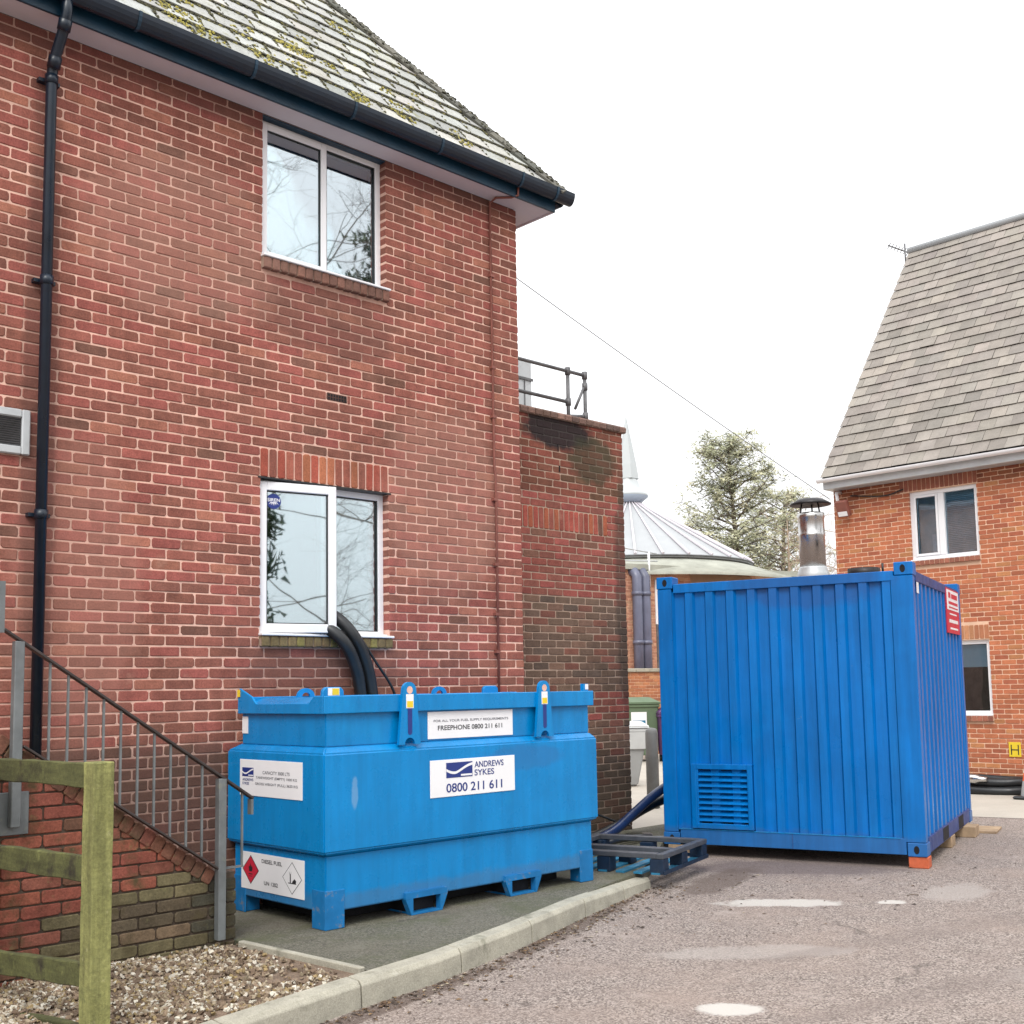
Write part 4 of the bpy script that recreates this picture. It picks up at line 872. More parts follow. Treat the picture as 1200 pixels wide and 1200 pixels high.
# fork pockets on the side rail, sign, label
for u0, u1 in ((.30, .50), (.95, 1.30), (1.98, 2.32)): MB().box(F2c, u0, u1, .02, .14, -.01, -.0015).build('fork_pocket', M['dark'] if u0 > .5 else M['cont_dark'], ct)
sg = MB().box(F2c, 1.93, 2.80, 2.03, 2.50, -.009, .004).build('sign_board', M['red'], ct, label='red and white company sign on the container side')
MB().box(F2c, 1.95, 2.78, 2.275, 2.485, .0045, .0065).build('sign_panel', M['placard'], sg)
for (a, b, c, e, mt) in ((2.05, 2.2, 2.40, 2.46, 'red'), (2.25, 2.68, 2.40, 2.45, 'red'), (2.05, 2.7, 2.335, 2.365, 'red'), (2.05, 2.7, 2.295, 2.31, 'red')): MB().box(F2c, a, b, c, e, .007, .008).build('sign_print', M[mt], sg)
for (a, b, c, e) in ((2.1, 2.6, 2.225, 2.24), (2.05, 2.68, 2.14, 2.175), (2.1, 2.66, 2.07, 2.09)): MB().box(F2c, a, b, c, e, .0045, .0055).build('sign_print', M['placard'], sg)
MB().box(F2c, .22, .32, 2.33, 2.43, -.008, -.004).build('label', M['placard'], ct)
# flue
fp = nn+ca*1.08+cb*.8; fz = nn.z+CH-.03
fl = MB().lathe((fp.x, fp.y, 0), [(.001, fz-.05), (.165, fz-.05), (.155, fz+.05), (.134, fz+.10), (.134, fz+.115), (.001, fz+.115)], 28).build('flue_base', M['ally'], ct)
MB().lathe((fp.x, fp.y, 0), [(.001, fz+.11), (.128, fz+.11), (.128, fz+.42), (.131, fz+.425), (.131, fz+.445), (.128, fz+.45), (.128, fz+.60), (.132, fz+.605), (.132, fz+.655), (.12, fz+.66), (.001, fz+.655)], 32).build('flue_stack', M['chrome'], fl)
MB().lathe((fp.x, fp.y, 0), [(.001, fz+.765), (.20, fz+.74), (.205, fz+.75), (.12, fz+.80), (.001, fz+.815)], 32).build('flue_cap', M['flue_cap'], fl)
for a in (.4, 2.5, 4.6): MB().tube([(fp.x+.11*math.cos(a), fp.y+.11*math.sin(a), fz+.64), (fp.x+.09*math.cos(a), fp.y+.09*math.sin(a), fz+.77)], .009, 6).build('cap_strut', M['flue_cap'], fl)
q = fp - ca*.62; MB().lathe((q.x-.35, q.y-.05, 0), [(.001, fz-.05), (.15, fz-.05), (.15, fz+.035), (.001, fz+.04)], 16).build('roof_hatch', M['flue_cap'], ct)
q = q - ca*.1; MB().tube([(q.x-.1, q.y, fz), (q.x-.1, q.y, fz+.10)], .012, 6).build('roof_stub', M['rubber'], ct)
# blocks
BL = 'blocks under the container'
def block(p, du, dv, h, mat, lab):
    fr = Fr((p.x, p.y, 0), cb, -ca); MB().box(fr, -du/2, du/2, .0, h, -dv/2, dv/2).build('support_block', M[mat], bevel=.006, label=lab, cat='block', group=BL)
block(nn+cb*.085+ca*.075, .15, .17, .099, 'red_block', 'orange red block under the front corner of the blue container')
block(nn+cb*1.55+ca*.10, .24, .20, .111, 'timber', 'grey timber block under the middle of the container side')
block(nn+cb*2.45+ca*.06, .30, .34, .111, 'timber', 'brown timber block under the rear of the container side')
block(nn+cb*.1+ca*2.3, .2, .2, .099, 'timber', 'timber block under the container corner behind the pallet'); block(nn+cb*2.85+ca*2.3, .2, .2, .099, 'timber', 'timber block under the hidden rear corner of the container')
pb = nn+cb*2.95-ca*.02; MB().box(Fr((pb.x, pb.y, 0), cb, -ca), -.25, .25, .0, .025, -.1, .25).build('plank', M['timber'], bevel=.003, label='short pale plank lying on the tarmac by the container', cat='plank')

# ================================================================== STEEL PALLET AND HOSES BEHIND
pt = thing('steel_pallet', 'dark blue open steel pallet frame beside the fuel tank', 'pallet', (4.2, -.75, .12))
PF = Fr((3.90, -1.45, .0), (cb.x, cb.y, 0), (-ca.x, -ca.y, 0)); PA, PB = 1.05, 1.05    # d negative goes back
zb, zt_ = .124, .285
for v in (0, -PB+.06): MB().box(PF, 0, PA, zt_-.04, zt_, v-.06, v).build('top_bar', M['pallet_top'], pt, bevel=.004)
for u in (0, PA*.30, PA-.09): MB().box(PF, u, u+.09, zt_-.038, zt_+.002, -PB+.061, -.061).build('top_bar', M['pallet_top'], pt, bevel=.004)
for u in (0, PA*.42, PA-.13):
    for v in (0, -PB*.5+.06, -PB+.12): MB().box(PF, u+.002, u+.128, zb, zt_-.042, v-.118, v-.002).build('leg', M['pallet'], pt, bevel=.004)
for k in range(7): 
    v = -.03-k*.155; MB().box(PF, .0, PA, zb-.002, zb+.014, v-.075, v).build('slat', M['pallet_slat'], pt)
for v in (0.001, -PB-.011): MB().box(PF, 0, PA, zb, zb+.03, v, v+.01).build('skirt_bar', M['pallet'], pt)
MB().box(PF, PA-.002, PA+.008, zb, zb+.03, -PB, 0).build('skirt_bar', M['pallet'], pt)
HB = 'hoses running behind the pallet to the container'
MB().tube(spline([(3.9, -.25, .17), (4.6, .0, .18), (5.2, .20, .22), (5.62, .28, .36), (5.95, .27, .52), (6.3, .22, .66), (6.5, .12, .72)]), .047, 12).build('hose', M['hose_blue'], label='shiny dark blue hose rising from behind the pallet to the container', cat='hose', group=HB)
MB().tube(spline([(4.0, -.05, .17), (4.8, .18, .18), (5.45, .36, .24), (5.9, .40, .36), (6.3, .34, .46), (6.6, .15, .48)]), .048, 12).build('hose', M['rubber'], label='black hose under the blue one behind the pallet', cat='hose', group=HB)
MB().tube(spline([(4.6, -.25, .15), (5.0, -.02, .16), (5.35, .02, .15), (5.6, -.1, .14), (5.9, .2, .08)]), .02, 8).build('hose', M['bin_grey'], label='thin pale hose looped on the ground behind the pallet', cat='hose', group=HB)
MB().tube(spline([(4.9, .45, .40), (5.3, .55, .36), (5.6, .45, .24), (5.8, .5, .2)]), .012, 8).build('power_cable', M['rubber'], label='thin black cable looping beside the container corner', cat='cable')
MB().tube(spline([(3.9, -.3, .16), (4.4, -.25, .17), (4.9, -.12, .19), (5.5, .0, .16), (5.9, .4, .1)]), .03, 8).build('hose', M['rubber'], label='black hose lying through the pallet frame', cat='hose', group=HB)

# ================================================================== BINS, BOLLARD
bo = MB().lathe((8.75, 2.58, 0), [(.001, 0), (.085, 0), (.085, 1.0), (.078, 1.04), (.055, 1.065), (.001, 1.075)], 20).build('bollard', M['bollard'], label='round grey concrete bollard beside the blue container', cat='bollard')
def bin_(name, label, x, y, w_, dp_, h, mat, lidmat, wheels=True, taper=.78, rot=-.75, lip=None, group=None):
    t = thing(name, label, 'bin', (x, y, 0), group); fr = Fr((x, y, 0), (math.cos(rot), math.sin(rot), 0), (math.sin(rot), -math.cos(rot), 0))
    mb = MB(); z0 = .14 if wheels else .02; hb = h*.88; k = taper
    q = [fr(s*w_/2*m_, v, d*dp_/2*m_) for v, m_ in ((z0, k), (hb, 1)) for s, d in ((-1, -1), (1, -1), (1, 1), (-1, 1))]
    mb.add(q, [(3, 2, 1, 0), (4, 5, 6, 7)]+[(i, (i+1) % 4, 4+(i+1) % 4, 4+i) for i in range(4)]); mb.build('body', M[mat], t, bevel=.02, seg=2)
    MB().box(fr, -w_/2-.025, w_/2+.025, hb-.05, hb+.01, -dp_/2-.025, dp_/2+.025).build('rim', M[mat], t, bevel=.012)
    mb = MB(); q = [fr(s*w_/2*m_, v, d*dp_/2*m_) for v, m_ in ((hb+.012, 1.09), (hb+.05, 1.1), (h, .72)) for s, d in ((-1, -1), (1, -1), (1, 1), (-1, 1))]
    mb.add(q, [(3, 2, 1, 0), (8, 9, 10, 11)]+[(a*4+i, a*4+(i+1) % 4, a*4+4+(i+1) % 4, a*4+4+i) for a in (0, 1) for i in range(4)]); mb.build('lid', M[lidmat], t, bevel=.02, seg=2)
    if wheels:
        for s in (-1, 1):
            for d in (-1, 1):
                c = fr(s*w_*.36, .08, d*dp_*.34); MB().tube([c-fr.U*.03, c+fr.U*.03], .08, 14).build('wheel', M['rubber'], t)
    return t, fr
gb, gf = bin_('waste_bin', 'big green four wheeled waste bin by the rear wall', 16.25, 9.35, 1.25, .98, 1.40, 'bin_green', 'bin_green', taper=.9)
MB().box(gf, .02, .36, .78, 1.08, .485, .492).build('notice', M['placard'], gb); MB().box(gf, .05, .33, .82, .9, .493, .496).build('notice_print', M['pallet_slat'], gb)
MB().box(gf, .15, .55, .20, .33, .40, .44).build('notice', M['rubber'], gb)
wb_, wf = bin_('waste_bin', 'pale grey tapered waste bin at the annex corner', 11.25, 5.12, .60, .62, 1.06, 'bin_grey', 'bin_white', wheels=False, taper=.45)
mb = MB(); q = [wf(s*.30*m_, v, d*.31*m_) for v, m_ in ((.62, .92), (.94, 1.10)) for s, d in ((-1, -1), (1, -1), (1, 1), (-1, 1))]; mb.add(q, [(i, (i+1) % 4, 4+(i+1) % 4, 4+i) for i in range(4)]); mb.build('top_band', M['bin_white'], wb_)
bin_('waste_bin', 'dark purple wheeled bin half behind the blue container', 16.55, 8.35, .62, .7, 1.16, 'bin_purple', 'bin_purple', taper=.85)

# ================================================================== REAR WALL, BUILDING, CONE ROOF
PALO = [((.42, .17, .08), 4), ((.36, .14, .07), 3), ((.46, .22, .11), 2), ((.30, .12, .07), 1)]
rw = thing('boundary_wall', 'orange brick boundary wall with flat coping behind the bins', 'wall', (20, 10.6, 0))
FRW = Fr((16.4, 10.9, 0), (1, -.25, 0), (-.25, -1, 0)); mb = MB(); mb.box(FRW, 0, 7, 0, 1.98, -.3, -.008); w1 = mb.build('wall', M['mortar_buff'], rw)
lay(bond(FRW, 0, 6, .02, 1.98, .05, (), PALO), bgeo, 'brick', M['brick_orange'], w1, 60, lambda x, y: x < 735 or x > 778)
for k in range(8): MB().box(FRW, k*.8, k*.8+.79, 1.985, 2.07, -.33, .05).build('coping_stone', M['concrete'], w1, bevel=.01)
rb = thing('rear_building', 'pale orange brick rear building with twin grey pipes', 'building', (21, 13, 0))
FRB = Fr((17.6, 13.0, 0), (1, -.25, 0), (-.25, -1, 0)); mb = MB(); mb.box(FRB, 0, 9, 0, 4.75, -4, -.008); w2 = mb.build('wall', M['mortar_buff'], rb)
PALP = [((.46, .24, .16), 4), ((.42, .20, .13), 3), ((.50, .29, .19), 2)]
lay(bond(FRB, 0, 7, 1.6, 4.75, .05, (), PALP), bgeo, 'brick', M['brick_orange'], w2, 60, lambda x, y: x < 738 or x > 772)
MB().box(FRB, -.1, 9.1, 4.755, 4.90, -4.1, .12).build('eaves_board', M['mossroof'], rb)
for u in (2.66, 2.93):
    pp = MB().tube([FRB(u, .3, .16), FRB(u, 4.55, .16), FRB(u-.02, 4.68, .08), FRB(u-.05, 4.72, -.1)], .135, 12).build('soil_pipe', M['soilpipe'], rb)
    for v in (2.75, 4.05): MB().tube([FRB(u, v, .16), FRB(u, v+.1, .16)], .155, 12).build('pipe_collar', M['soilpipe'], pp)
MB().box(FRB, 3.36, 3.6, 3.3, 4.5, -.01, .03).build('window_frame', M['upvc'], rb)
MB().box(FRB, 3.38, 3.6, 2.0, 3.29, -.01, .02).build('door_panel', M['rail_grey'], rb)
MB().tube([FRB(3.12, 4.3, .1), FRB(3.12, 5.25, .1)], .035, 6).build('roof_post', M['upvc'], rb); MB().tube([FRB(1.5, 5.4, .1), FRB(3.4, 5.2, .1)], .02, 6).build('roof_rail', M['ally'], rb); MB().tube([FRB(1.5, 4.96, .1), FRB(3.4, 5.0, .1)], .02, 6).build('roof_rail', M['ally'], rb)

cn = thing('round_building', 'round building under a pale ribbed conical roof with a pointed spire', 'building', (24.15, 15.75, 0))
cx, cy_ = 24.15, 15.75; SEG = 30; CR, CZ, AR, AZ2 = 3.75, 5.33, .35, 7.35
def cp(r_, z, i): a = 2*math.pi*i/SEG; return Vector((cx+r_*math.cos(a), cy_+r_*math.sin(a), z))
MB().lathe((cx, cy_, 0), [(4.4, 0), (4.4, 4.7), (.01, 4.72)], 40).build('wall', M['brick_orange'] if False else M['mortar_buff'], cn)
MB().lathe((cx, cy_, 0), [(5.2, 4.62), (5.2, 4.70), (3.6, 5.25), (.1, 5.25)], 44).build('lower_roof', M['mossroof'], cn)
cr = MB().lathe((cx, cy_, 0), [(CR-.15, CZ-.10), (CR, CZ-.07), (CR, CZ), (AR, AZ2)], SEG, smooth=False).build('cone_roof', M['lead'], cn)
for i in range(SEG):
    a_, b_ = cp(CR+.02, CZ+.03, i+.5), cp(AR, AZ2+.03, i+.5); MB().tube([a_, b_], [.042, .022], 5, smooth=False).build('roof_rib', M['soffit'], cr)
    MB().tube([cp(CR+.03, CZ-.02, i), cp(CR+.03, CZ-.02, i+1)], .025, 4, smooth=False).build('eaves_bead', M['rail_grey'], cr)
MB().lathe((cx-.02, cy_+.02, 0), [(.60, 7.56), (.64, 7.60), (.62, 7.66), (.42, 7.85), (.30, 8.15), (.25, 8.45), (.23, 8.6), (.001, 8.6)], 24).build('collar', M['spire'], cn)
MB().lathe((cx-.02, cy_+.02, 0), [(.001, 7.50), (.40, 7.38), (.63, 7.57), (.63, 7.62)], 24).build('collar_rim', M['collar'], cn)
MB().lathe((cx-.02, cy_+.02, 0), [(.36, 8.15), (.30, 8.6), (.0, 10.25)], 6, smooth=False).build('spire', M['spire'], cn)

# ================================================================== RIGHT HOUSE
rh = thing('far_brick_house', 'orange brick house with steep grey slate roof and white gutter', 'house', (17, 0, 0))
HX_ = 14.2; FH = Fr((HX_, 0, 0), (0, -1, 0), (-1, 0, 0))    # u = -y
W1 = (-1.48, -.345, 3.59, 4.72); W2 = (-1.45, -.285, 1.10, 2.265)
HL, HR, HT = -2.84, 4.5, 5.03
PALR = [((.41, .13, .062), 5), ((.38, .12, .058), 3), ((.44, .15, .070), 3), ((.34, .10, .052), 2), ((.43, .18, .075), 1)]
mb = MB(); slab(mb, FH, HL, HR, -.05, HT, [W1, W2]); hw = mb.build('wall', M['mortar_buff'], rh, recalc=False)
FHL = Fr((HX_, 2.84, 0), (1, 0, 0), (0, 1, 0)); mb = MB(); slab(mb, FHL, .1, 7, -.05, HT, []); mb.add([FHL(0, HT, -.1), FHL(7, HT, -.1), FHL(3.5, 9.7, -.1)], [(0, 1, 2)]); mb.build('gable_wall', M['mortar_buff'], rh, recalc=False)
so2 = (W2[0]-.01, W2[1]+.01, 2.275, 2.50); so1 = (W1[0]-.15, W1[1]+.02, 4.73, 4.955)
s1 = (W1[0]-.01, W1[1]+.01, 3.50, 3.59); s2 = (W2[0]-.01, W2[1]+.01, 1.0, 1.10)
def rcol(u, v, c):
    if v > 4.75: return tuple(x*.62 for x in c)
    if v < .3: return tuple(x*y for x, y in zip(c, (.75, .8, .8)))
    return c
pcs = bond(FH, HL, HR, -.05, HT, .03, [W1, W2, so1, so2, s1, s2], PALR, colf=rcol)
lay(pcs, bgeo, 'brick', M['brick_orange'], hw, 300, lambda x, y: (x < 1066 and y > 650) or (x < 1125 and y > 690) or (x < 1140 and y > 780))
for (a, b, c, e), pal_ in ((so2, [((.44, .20, .10), 3), ((.40, .16, .08), 2)]), (so1, [((.30, .10, .06), 3), ((.25, .085, .055), 2)])):
    n = int((b-a)/.075)
    for k in range(n):
        u = a+.004+k*(b-a)/n; mb = MB(); brick_geo(mb, FH, u, u+(b-a)/n-.01, c+.005, e-.005, .002, .095, pick(pal_)); mb.build('lintel_brick', M['brick_orange'], hw)
for (a, b, c, e) in (s1, s2):
    n = 14
    for k in range(n):
        u = a+k*(b-a)/n; mb = MB(); brick_geo(mb, FH, u+.005, u+(b-a)/n-.005, c+.004, e-.012, .04, .135, pick([((.30, .11, .07), 2), ((.24, .09, .06), 1)])); mb.build('sill_brick', M['brick_orange'], hw)
    MB().box(FH, a, b, c+.01, e-.016, -.09, .03).build('sill_mortar', M['mortar_buff'], hw)
def window_far(h, style):
    a, b, c, e = h; d0, d1 = -.12, -.05
    mb = MB(); ringbars(mb, FH, a, b, c, e, .065, d0, d1); mb.box(FH, a-.0, b, c-.012, c+.012, d1, .03)
    if style == 1:
        mu = a+(b-a)*.46; mb.box(FH, mu-.05, mu+.05, c+.066, e-.066, d0+.002, d1+.006)
        ringbars(mb, FH, a+.066, mu-.051, c+.066, e-.066, .04, d1+.002, d1+.012)
    win = mb.build('window', M['upvc'], rh, bevel=.004)
    if style == 1:
        MB().box(FH, a+.10, mu-.085, c+.1, e-.1, -.10, -.09).build('pane', M['glass2'], win); MB().box(FH, mu+.05, b-.066, c+.066, e-.066, -.10, -.09).build('pane', M['glass2'], win)
        for k in range(34): MB().box(Fr(FH(0, c+.08+k*.029, -.155), FH.U, (FH.N-Vector((0, 0, .9))).normalized()), mu+.04, b-.06, 0, .0025, -.014, .014).build('blind_slat', M['blind'], win)
        MB().box(FH, a+.29, mu-.10, c+.09, c+.42, -.30, -.18).build('window_box', M['upvc'], win); MB().box(FH, a+.02, mu+.015, c+.02, e-.02, -.34, -.33).build('pane_brightener', M['room2'], win); MB().box(FH, mu+.02, b-.03, c+.02, e-.02, -.20, -.195).build('blind_brightener', M['room2'], win)  # pale sheets added behind the panes, standing for reflected sky
    else:
        MB().box(FH, a+.066, b-.066, c+.066, e-.066, -.10, -.09).build('pane', M['glass3'], win)
        MB().box(FH, a+.07, b-.07, e-.42, e-.07, -.19, -.18).build('roller_blind', M['blind'], win)
    return win
window_far(W1, 1); window_far(W2, 2)
room(FH, W1[0], W1[1], W1[2], W1[3], -.13, -1.5, rh, M['room2']); room(FH, W2[0], W2[1], W2[2], W2[3], -.13, -1.5, rh, M['dark'])
# roof
PT2 = R(53.3); FHR = Fr((13.86, 0, 5.115), (0, -1, 0), (-math.sin(PT2), 0, math.cos(PT2)), (math.cos(PT2), 0, math.sin(PT2)))
SL2 = 6.2; VL = -2.86
mb = MB(); mb.add([FHR(VL, 0, -.02), FHR(HR, 0, -.02), FHR(HR, SL2, -.02), FHR(VL, SL2, -.02)], [(0, 1, 2, 3)]); rg = FHR(0, SL2, -.02)
mb.add([Vector((rg.x, -VL, rg.z)), Vector((rg.x, -HR, rg.z)), Vector((rg.x+3.6, -HR, 5.1)), Vector((rg.x+3.6, -VL, 5.1))], [(0, 1, 2, 3)])
rf2 = mb.build('roof', M['slate_grey'], rh, recalc=False)
SP2 = [((.252, .225, .198), 5), ((.236, .210, .185), 3), ((.272, .242, .21), 2), ((.212, .19, .168), 1)]
GA2, SW2 = .248, .262; sl2_ = []
for r_ in range(25):
    x = VL-.01 - (0 if r_ % 2 == 0 else SW2/2)
    while x < HR:
        a, b = max(x, VL-.01), min(x+SW2-.006, HR)
        if b-a > .04: sl2_.append((FHR, a, b, r_*GA2, r_*GA2+GA2-.02, pick(SP2), random.uniform(0, .006) + (.012 if random.random() < .012 else 0)))
        x += SW2
lay(sl2_, sgeo, 'slate', M['slate_grey'], rf2, 300)
MB().tube([FHR(VL-.02, SL2, .03), FHR(HR, SL2, .03)], .07, 8).build('ridge_capping', M['lead'], rf2)
MB().box(FH, VL, HR, 4.92, 5.06, .002, .30).build('eaves_box', M['ally'], rh, bevel=.006)
FG2 = Fr((13.83, 0, 5.09), (0, -1, 0), (-1, 0, 0)); mb = MB(); n = 10
prof = [(-.06*math.cos(math.pi*i/n), -.06*math.sin(math.pi*i/n)) for i in range(n+1)]+[(.054*math.cos(math.pi*i/n), -.054*math.sin(math.pi*i/n)) for i in range(n+1)]; k = len(prof)
mb.add([FG2(VL-.06, b, a) for a, b in prof]+[FG2(HR, b, a) for a, b in prof], [(i, (i+1) % k, k+(i+1) % k, k+i) for i in range(k)]); mb.add([FG2(VL-.06, b, a) for a, b in prof[:n+1]], [tuple(range(n+1))]); mb.build('gutter', M['upvc'], rh)
# floodlight on bracket
fl_ = thing('floodlight', 'small brown floodlight on a white bracket below the far house eaves', 'light', (14.1, 2.55, 4.5))
MB().tube([(14.19, 2.70, 4.88), (14.05, 2.70, 4.86), (14.05, 2.66, 4.62)], .03, 8).build('bracket', M['upvc'], fl_)
MB().box(Fr((14.05, 2.58, 4.56), (0, -1, 0), (-.9, 0, -.4), (-.4, 0, .9)), -.11, .11, -.12, .16, -.05, .05).build('housing', M['copper'], fl_, bevel=.012); MB().box(Fr((14.05, 2.58, 4.56), (0, -1, 0), (-.9, 0, -.4), (-.4, 0, .9)), -.085, .085, -.10, -.02, .051, .055).build('lens', M['placard'], fl_)
MB().tube(spline([(14.17, 2.5, 4.80), (14.17, 1.9, 4.72), (14.17, 1.55, 4.78)]), .012, 6).build('house_cable', M['rubber'], label='black cable looping under the far house eaves', cat='cable')
# hydrant sign
hsn = thing('hydrant_sign', 'small yellow hydrant sign with black letter H on orange brick wall', 'sign', (14.18, 0, .5))
MB().box(FH, -.075, .105, .475, .695, .004, .010).build('plate', M['yellow'], hsn, bevel=.002)
mb = MB(); mb.box(FH, -.045, -.030, .505, .655, .0102, .012); mb.box(FH, .060, .075, .505, .655, .0102, .012); mb.box(FH, -.029, .059, .572, .588, .0102, .012); mb.build('letter_h', M['ink'], hsn)
# antenna
an = thing('antenna', 'small television aerial at the end of the far house ridge', 'antenna', (17.6, 2.95, 9.9))
q0 = Vector((17.6, 2.98, 9.75)); MB().tube([q0, q0+Vector((0, 0, .55))], .018, 6).build('mast', M['rail_grey'], an)
bd = Vector((-.62, .72, .42)).normalized(); bs = q0+Vector((.12, 0, .40)); MB().tube([bs-bd*.05, bs+bd*.42], .014, 6).build('boom', M['rail_grey'], an)
for k in range(7):
    c = bs+bd*(.0+k*.065); s_ = bd.cross(Vector((.3, .2, 1))).normalized(); MB().tube([c-s_*.09, c+s_*.09], .008, 5).build('element', M['rail_grey'], an)
# overhead cable
A0 = Vector((6.0, 2.35, 6.70)); B0 = Vector((14.12, 2.86, 4.78)); pts = []
A0 = CAM + (Vector((6.709, 3.025, 7.004))-CAM)*.93
for i in range(25): t = i/24; p = A0.lerp(B0, t); p.z -= .22*4*t*(1-t)*.15; pts.append(p)
MB().tube(pts, .006, 5).build('overhead_cable', M['rail_grey'], label='thin overhead cable strung between the two houses', cat='cable')
# coil of hose and traffic cone
HCg = 'coiled hose at the far house'
def coil(cx, cy, z, rx, ry, ph, lab, mat='rubber'):
    pts = [(cx+rx*math.cos(a)*math.cos(ph)-ry*math.sin(a)*math.sin(ph), cy+rx*math.cos(a)*math.sin(ph)+ry*math.sin(a)*math.cos(ph), z+.01*math.sin(3*a)) for a in [2*math.pi*i/40 for i in range(40)]]; pts.append(pts[0])
    MB().tube(pts, .062, 10, cap=False).build('hose_coil', M[mat], label=lab, cat='hose', group=HCg)
hcx, hcy = 13.30, .20
coil(hcx, hcy, .062, .33, .75, .12, 'bottom turn of the black hose coil by the orange brick house'); coil(hcx+.03, hcy+.02, .18, .31, .72, .1, 'top turn of the black hose coil by the orange brick house')
MB().tube([(12.98, .32, .22), (12.98, .24, .22), (12.98, .2, .22), (12.98, .06, .22), (12.98, .0, .22), (12.98, -.1, .22)], [.035, .045, .075, .075, .045, .035], 10).build('hose_coupling', M['chrome'], label='silver coupling on the black hose coil', cat='coupling')
tcn = thing('traffic_cone', 'orange and white traffic cone by the far house', 'cone', (12.75, -.86, 0))
MB().wb(12.52, 12.98, -1.09, -.63, .005, .05).build('base', M['rubber'], tcn, bevel=.02)
MB().lathe((12.75, -.86, 0), [(.19, .05), (.155, .25)], 24).build('cone_body', M['bin_grey'], tcn); MB().lathe((12.75, -.86, 0), [(.155, .25), (.137, .36)], 24).build('cone_band', M['cone_orange'], tcn); MB().lathe((12.75, -.86, 0), [(.137, .36), (.075, .72)], 24).build('cone_sleeve', M['placard'], tcn); MB().lathe((12.75, -.86, 0), [(.075, .72), (.035, .92), (.001, .925)], 24).build('cone_tip', M['cone_orange'], tcn)

# ================================================================== TREES
def limb_pts(p, d, l, n, bend, up):
    pts = [p.copy()]; d = d.copy()
    for i in range(n):
        d = (d + Vector((random.gauss(0, bend), random.gauss(0, bend), random.gauss(0, bend)+up))).normalized(); p = p + d*(l/n); pts.append(p.copy())
    return pts, d
def bare_tree(name, label, loc, h, r0, mat, group=None, depth=5, spread=.75, lowest=.18, nb=3):
    t = thing(name, label, 'tree', loc, group); loc = Vector(loc); tr = MB(); br = MB()
    pts, d = limb_pts(loc, Vector((0, 0, 1)), h, 12, .05, .05); tr.tube(pts, [r0*(1-.93*i/12) for i in range(13)], 8)
    def grow(p, d, l, r_, k):
        q, e = limb_pts(p, d, l, 5, .13, .03); br.tube(q, [r_*(1-.13*i) for i in range(6)], 4 if k < 2 else 5, cap=False)
        if k == 0: return
        for j in range(nb+(k < 2)):
            i = random.randint(2, 5); v = Vector((random.gauss(0, 1), random.gauss(0, 1), random.gauss(0, .7)+.25)).normalized()
            grow(q[i], (e*(1-spread*.6)+v*spread).normalized(), l*random.uniform(.5, .72), r_*.46, k-1)
    for i in range(3, 13):
        if i/12 < lowest: continue
        for _ in range(2):
            a = random.uniform(0, 6.3); grow(pts[i], Vector((math.cos(a), math.sin(a), random.uniform(.1, .7))).normalized(), h*.32*(1.15-i/16), r0*.34*(1.1-i/14), depth-2)
    tr.build('trunk', M[mat], t); br.build('crown', M[mat], t, recalc=False)
def pine(name, label, loc, h, rad, r0, mats, dens, pal, base=.3, size=.16, group=None, clump=26):
    t = thing(name, label, 'tree', loc, group); loc = Vector(loc); tr = MB(); lf = MB(); lb = MB()
    pts, _ = limb_pts(loc, Vector((.02, 0, 1)), h, 14, .025, .04); tr.tube(pts, [r0*(1-.9*i/14) for i in range(15)], 9); tr.build('trunk', M[mats], t)
    for k in range(dens):
        f = base+(1-base)*(k+.5)/dens; z = f*14; i = min(13, int(z)); p = pts[i].lerp(pts[i+1], z-i); g = (f-base)/(1-base)
        env = rad*(math.sin(math.pi*min(1, .24+.66*g))**.6)*random.uniform(.6, 1.08); a = k*2.4+random.uniform(-.5, .5)
        q, e = limb_pts(p, Vector((math.cos(a), math.sin(a), .12+.35*g)).normalized(), env, 6, .10, .03); lb.tube(q, [r0*.26*(1-.14*j)*(1-.5*g) for j in range(7)], 4, cap=False)
        for j in range(2, 7):
            for c in range(2):
                cc = q[j]+Vector((random.gauss(0, 1), random.gauss(0, 1), random.gauss(0, .6)+.25))*env*.11; cs = random.uniform(.25, .55)*size*3.2; col = pick(pal)
                lb.tube([q[j], cc], [.02, .008], 3, cap=False)
                for n_ in range(clump):
                    o = cc+Vector((random.gauss(0, 1), random.gauss(0, 1), random.gauss(0, .75)))*cs*.5
                    d1 = Vector((random.gauss(0, 1), random.gauss(0, 1), random.gauss(0, 1)+.3)).normalized(); d2 = d1.orthogonal().normalized()
                    s = size*random.uniform(.5, 1.1); k_ = random.uniform(.8, 1.2)
                    lf.add([o-d2*s*.16, o+d2*s*.16, o+d1*s], [(0, 1, 2)], tuple(x*k_ for x in col))
    lb.build('limbs', M[mats], t, recalc=False); lf.build('crown', M['needle'], t, recalc=False)
random.seed(21)
GP = [((.38, .38, .25), 3), ((.31, .32, .20), 3), ((.45, .43, .28), 2), ((.14, .15, .10), 1.2)]  # needle colours raised pale, painting in the bright sky's wash
pine('pine_tree', 'tall lacy pine tree beyond the conical roof', (42.6, 24.4, 0), 13.3, 3.0, .30, 'bark', 88, GP, base=.34, size=.27, clump=25)
pine('pine_tree', 'shorter broad pine standing just right of the tall lacy pine', (47.6, 25.4, 0), 11.3, 2.6, .3, 'bark', 54, GP, base=.40, size=.28, clump=15)
BT = 'bare trees behind the container'
bare_tree('bare_tree', 'tan leafless bushy tree below the pines', (43.2, 22.6, 0), 9.6, .16, 'bark_pale', BT, 6, .8, .2, 3)
bare_tree('bare_tree', 'small leafless tree between pines and flue', (44.3, 21.2, 0), 9.2, .15, 'bark_pale', BT, 6, .8, .2, 3)
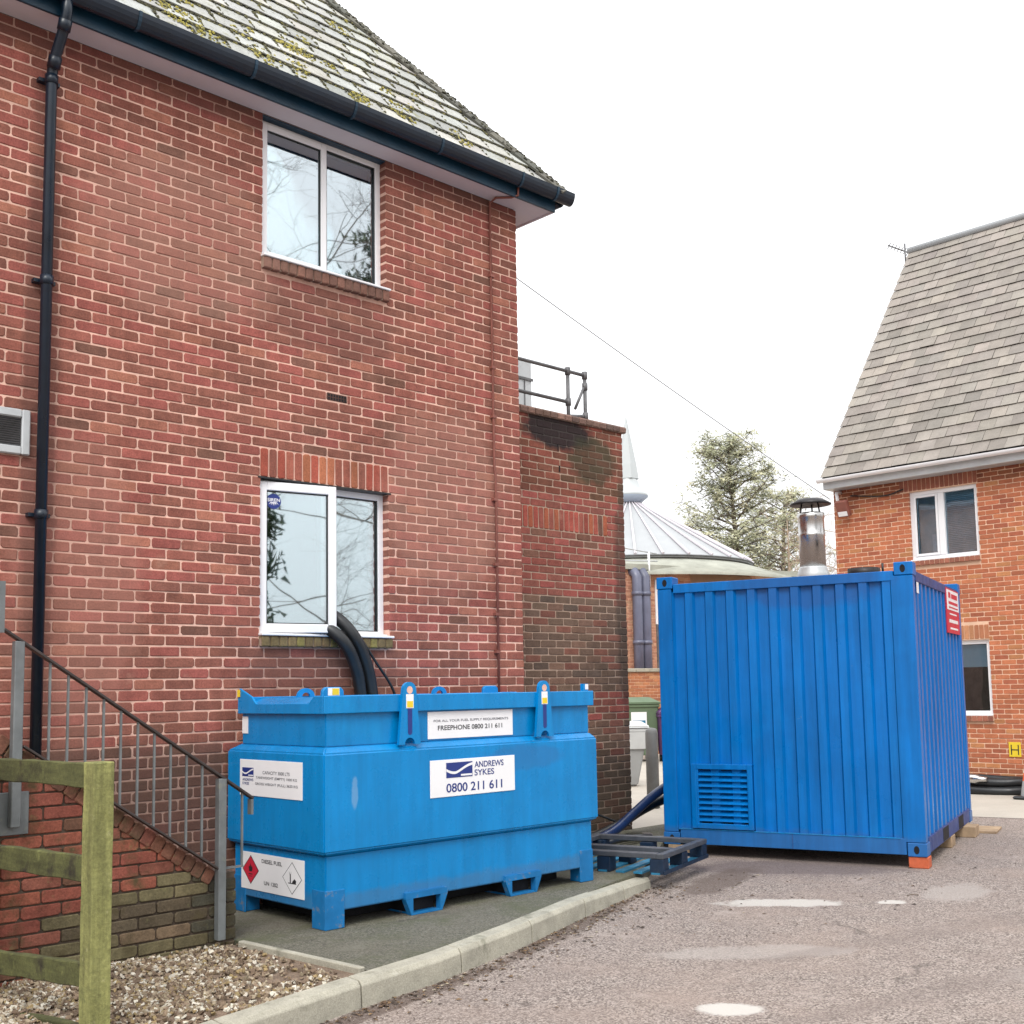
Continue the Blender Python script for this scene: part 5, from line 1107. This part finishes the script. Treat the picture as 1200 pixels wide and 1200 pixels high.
bare_tree('bare_tree', 'thin leafless tree beside the far house corner', (41, 17.6, 0), 9.8, .13, 'bark_pale', BT, 5, .7, .2, 3)
# trees across the road, seen in the window panes
random.seed(33)
RT = 'trees across the road mirrored in the windows'
bare_tree('bare_tree', 'large leafless tree across the road, mirrored in the upper window', (12.6, -21.0, 0), 22, .26, 'bark', RT, 6, .85, .12, 4)
bare_tree('bare_tree', 'second leafless tree across the road, mirrored in the lower window', (22.5, -22.5, 0), 21, .20, 'bark', RT, 6, .85, .1, 4)
bare_tree('bare_tree', 'slim leafless tree across the road, mirrored in the open sash', (6.6, -23.5, 0), 13, .10, 'bark', RT, 5, .75, .1, 3)
bare_tree('bare_tree', 'low twiggy leafless tree across the road, mirrored in the fixed lower pane', (18.2, -23.5, 0), 10.5, .12, 'bark', RT, 6, .85, .1, 4)
GQ = [((.05, .075, .03), 3), ((.035, .055, .025), 3), ((.08, .10, .045), 1)]
pine('conifer_tree', 'dark high crowned conifer across the road, mirrored in the upper window', (18.7, -19.6, 0), 16.2, 2.6, .2, 'bark', 80, GQ, base=.5, size=.3, group=RT, clump=26)
pine('conifer_tree', 'dark bushy conifer across the road, mirrored in the open sash', (1.9, -17.5, 0), 10.5, 2.2, .12, 'bark', 120, GQ, base=.03, size=.3, group=RT, clump=34)

# ================================================================== LITTER
random.seed(5)
mb = MB(); lp = [((.10, .06, .035), 3), ((.16, .10, .05), 2), ((.05, .035, .025), 2), ((.35, .3, .22), 1)]
for i in range(1100):
    if random.random() < .85:
        x = random.uniform(-.4, 4.2); y = kf(x)-.02-abs(random.gauss(0, .09 if random.random() < .7 else .3))
    else: x = random.uniform(2.5, 7.5); y = random.uniform(-3.2, -1.4)
    if x > 5.4 and y > -2.2: continue
    a = random.uniform(0, 6.3); l = random.uniform(.005, .022); w_ = l*random.uniform(.25, .7); z = .004
    e = Vector((math.cos(a), math.sin(a), 0)); f_ = Vector((-e.y, e.x, 0)); p = Vector((x, y, z)); up = Vector((0, 0, random.uniform(.002, .008)))
    mb.add([p-e*l, p-f_*w_+up, p+e*l, p+f_*w_+up*.5], [(0, 1, 2, 3)], pick(lp))
mb.build('leaf_litter', M['leaf'], kind='stuff', label='scattered dead leaf scraps and grit along the kerb', cat='litter', recalc=False)
mb = MB(); gp = [((.30, .25, .22), 3), ((.42, .37, .33), 2), ((.16, .13, .12), 2)]
for i in range(3000):
    x = random.uniform(-.6, 4.4); y = kf(x)-.015-abs(random.gauss(0, .22)); s = random.uniform(.002, .006)
    c = pick(gp); vs_ = [Vector((x, y, .003))+Vector((random.uniform(-s, s), random.uniform(-s, s), random.uniform(-.4*s, s))) for _ in range(4)]; mb.add(vs_, [(0, 1, 2), (0, 2, 3), (0, 3, 1), (1, 3, 2)], c)
mb.build('kerb_grit', M['gravel'], kind='stuff', label='fine loose grit in the gutter of the road', cat='grit', recalc=False)
TW = 'fallen twigs on the tarmac'
for k, (x, y, a, l, lab) in enumerate([(4.9, -3.0, -.5, .10, 'short dark twig on the tarmac near the cement patch'), (4.45, -1.75, .3, .16, 'bent twig on the tarmac in front of the pallet'), (3.2, -1.9, 1.0, .12, 'dark twig beside the kerb')]):
    d = Vector((math.cos(a), math.sin(a), 0)); MB().tube(spline([(x, y, .006), (x+d.x*l*.5, y+d.y*l*.5+.012, .012), (x+d.x*l, y+d.y*l, .006)], 4), .004, 5).build('twig', M['bark'], label=lab, cat='twig', group=TW)
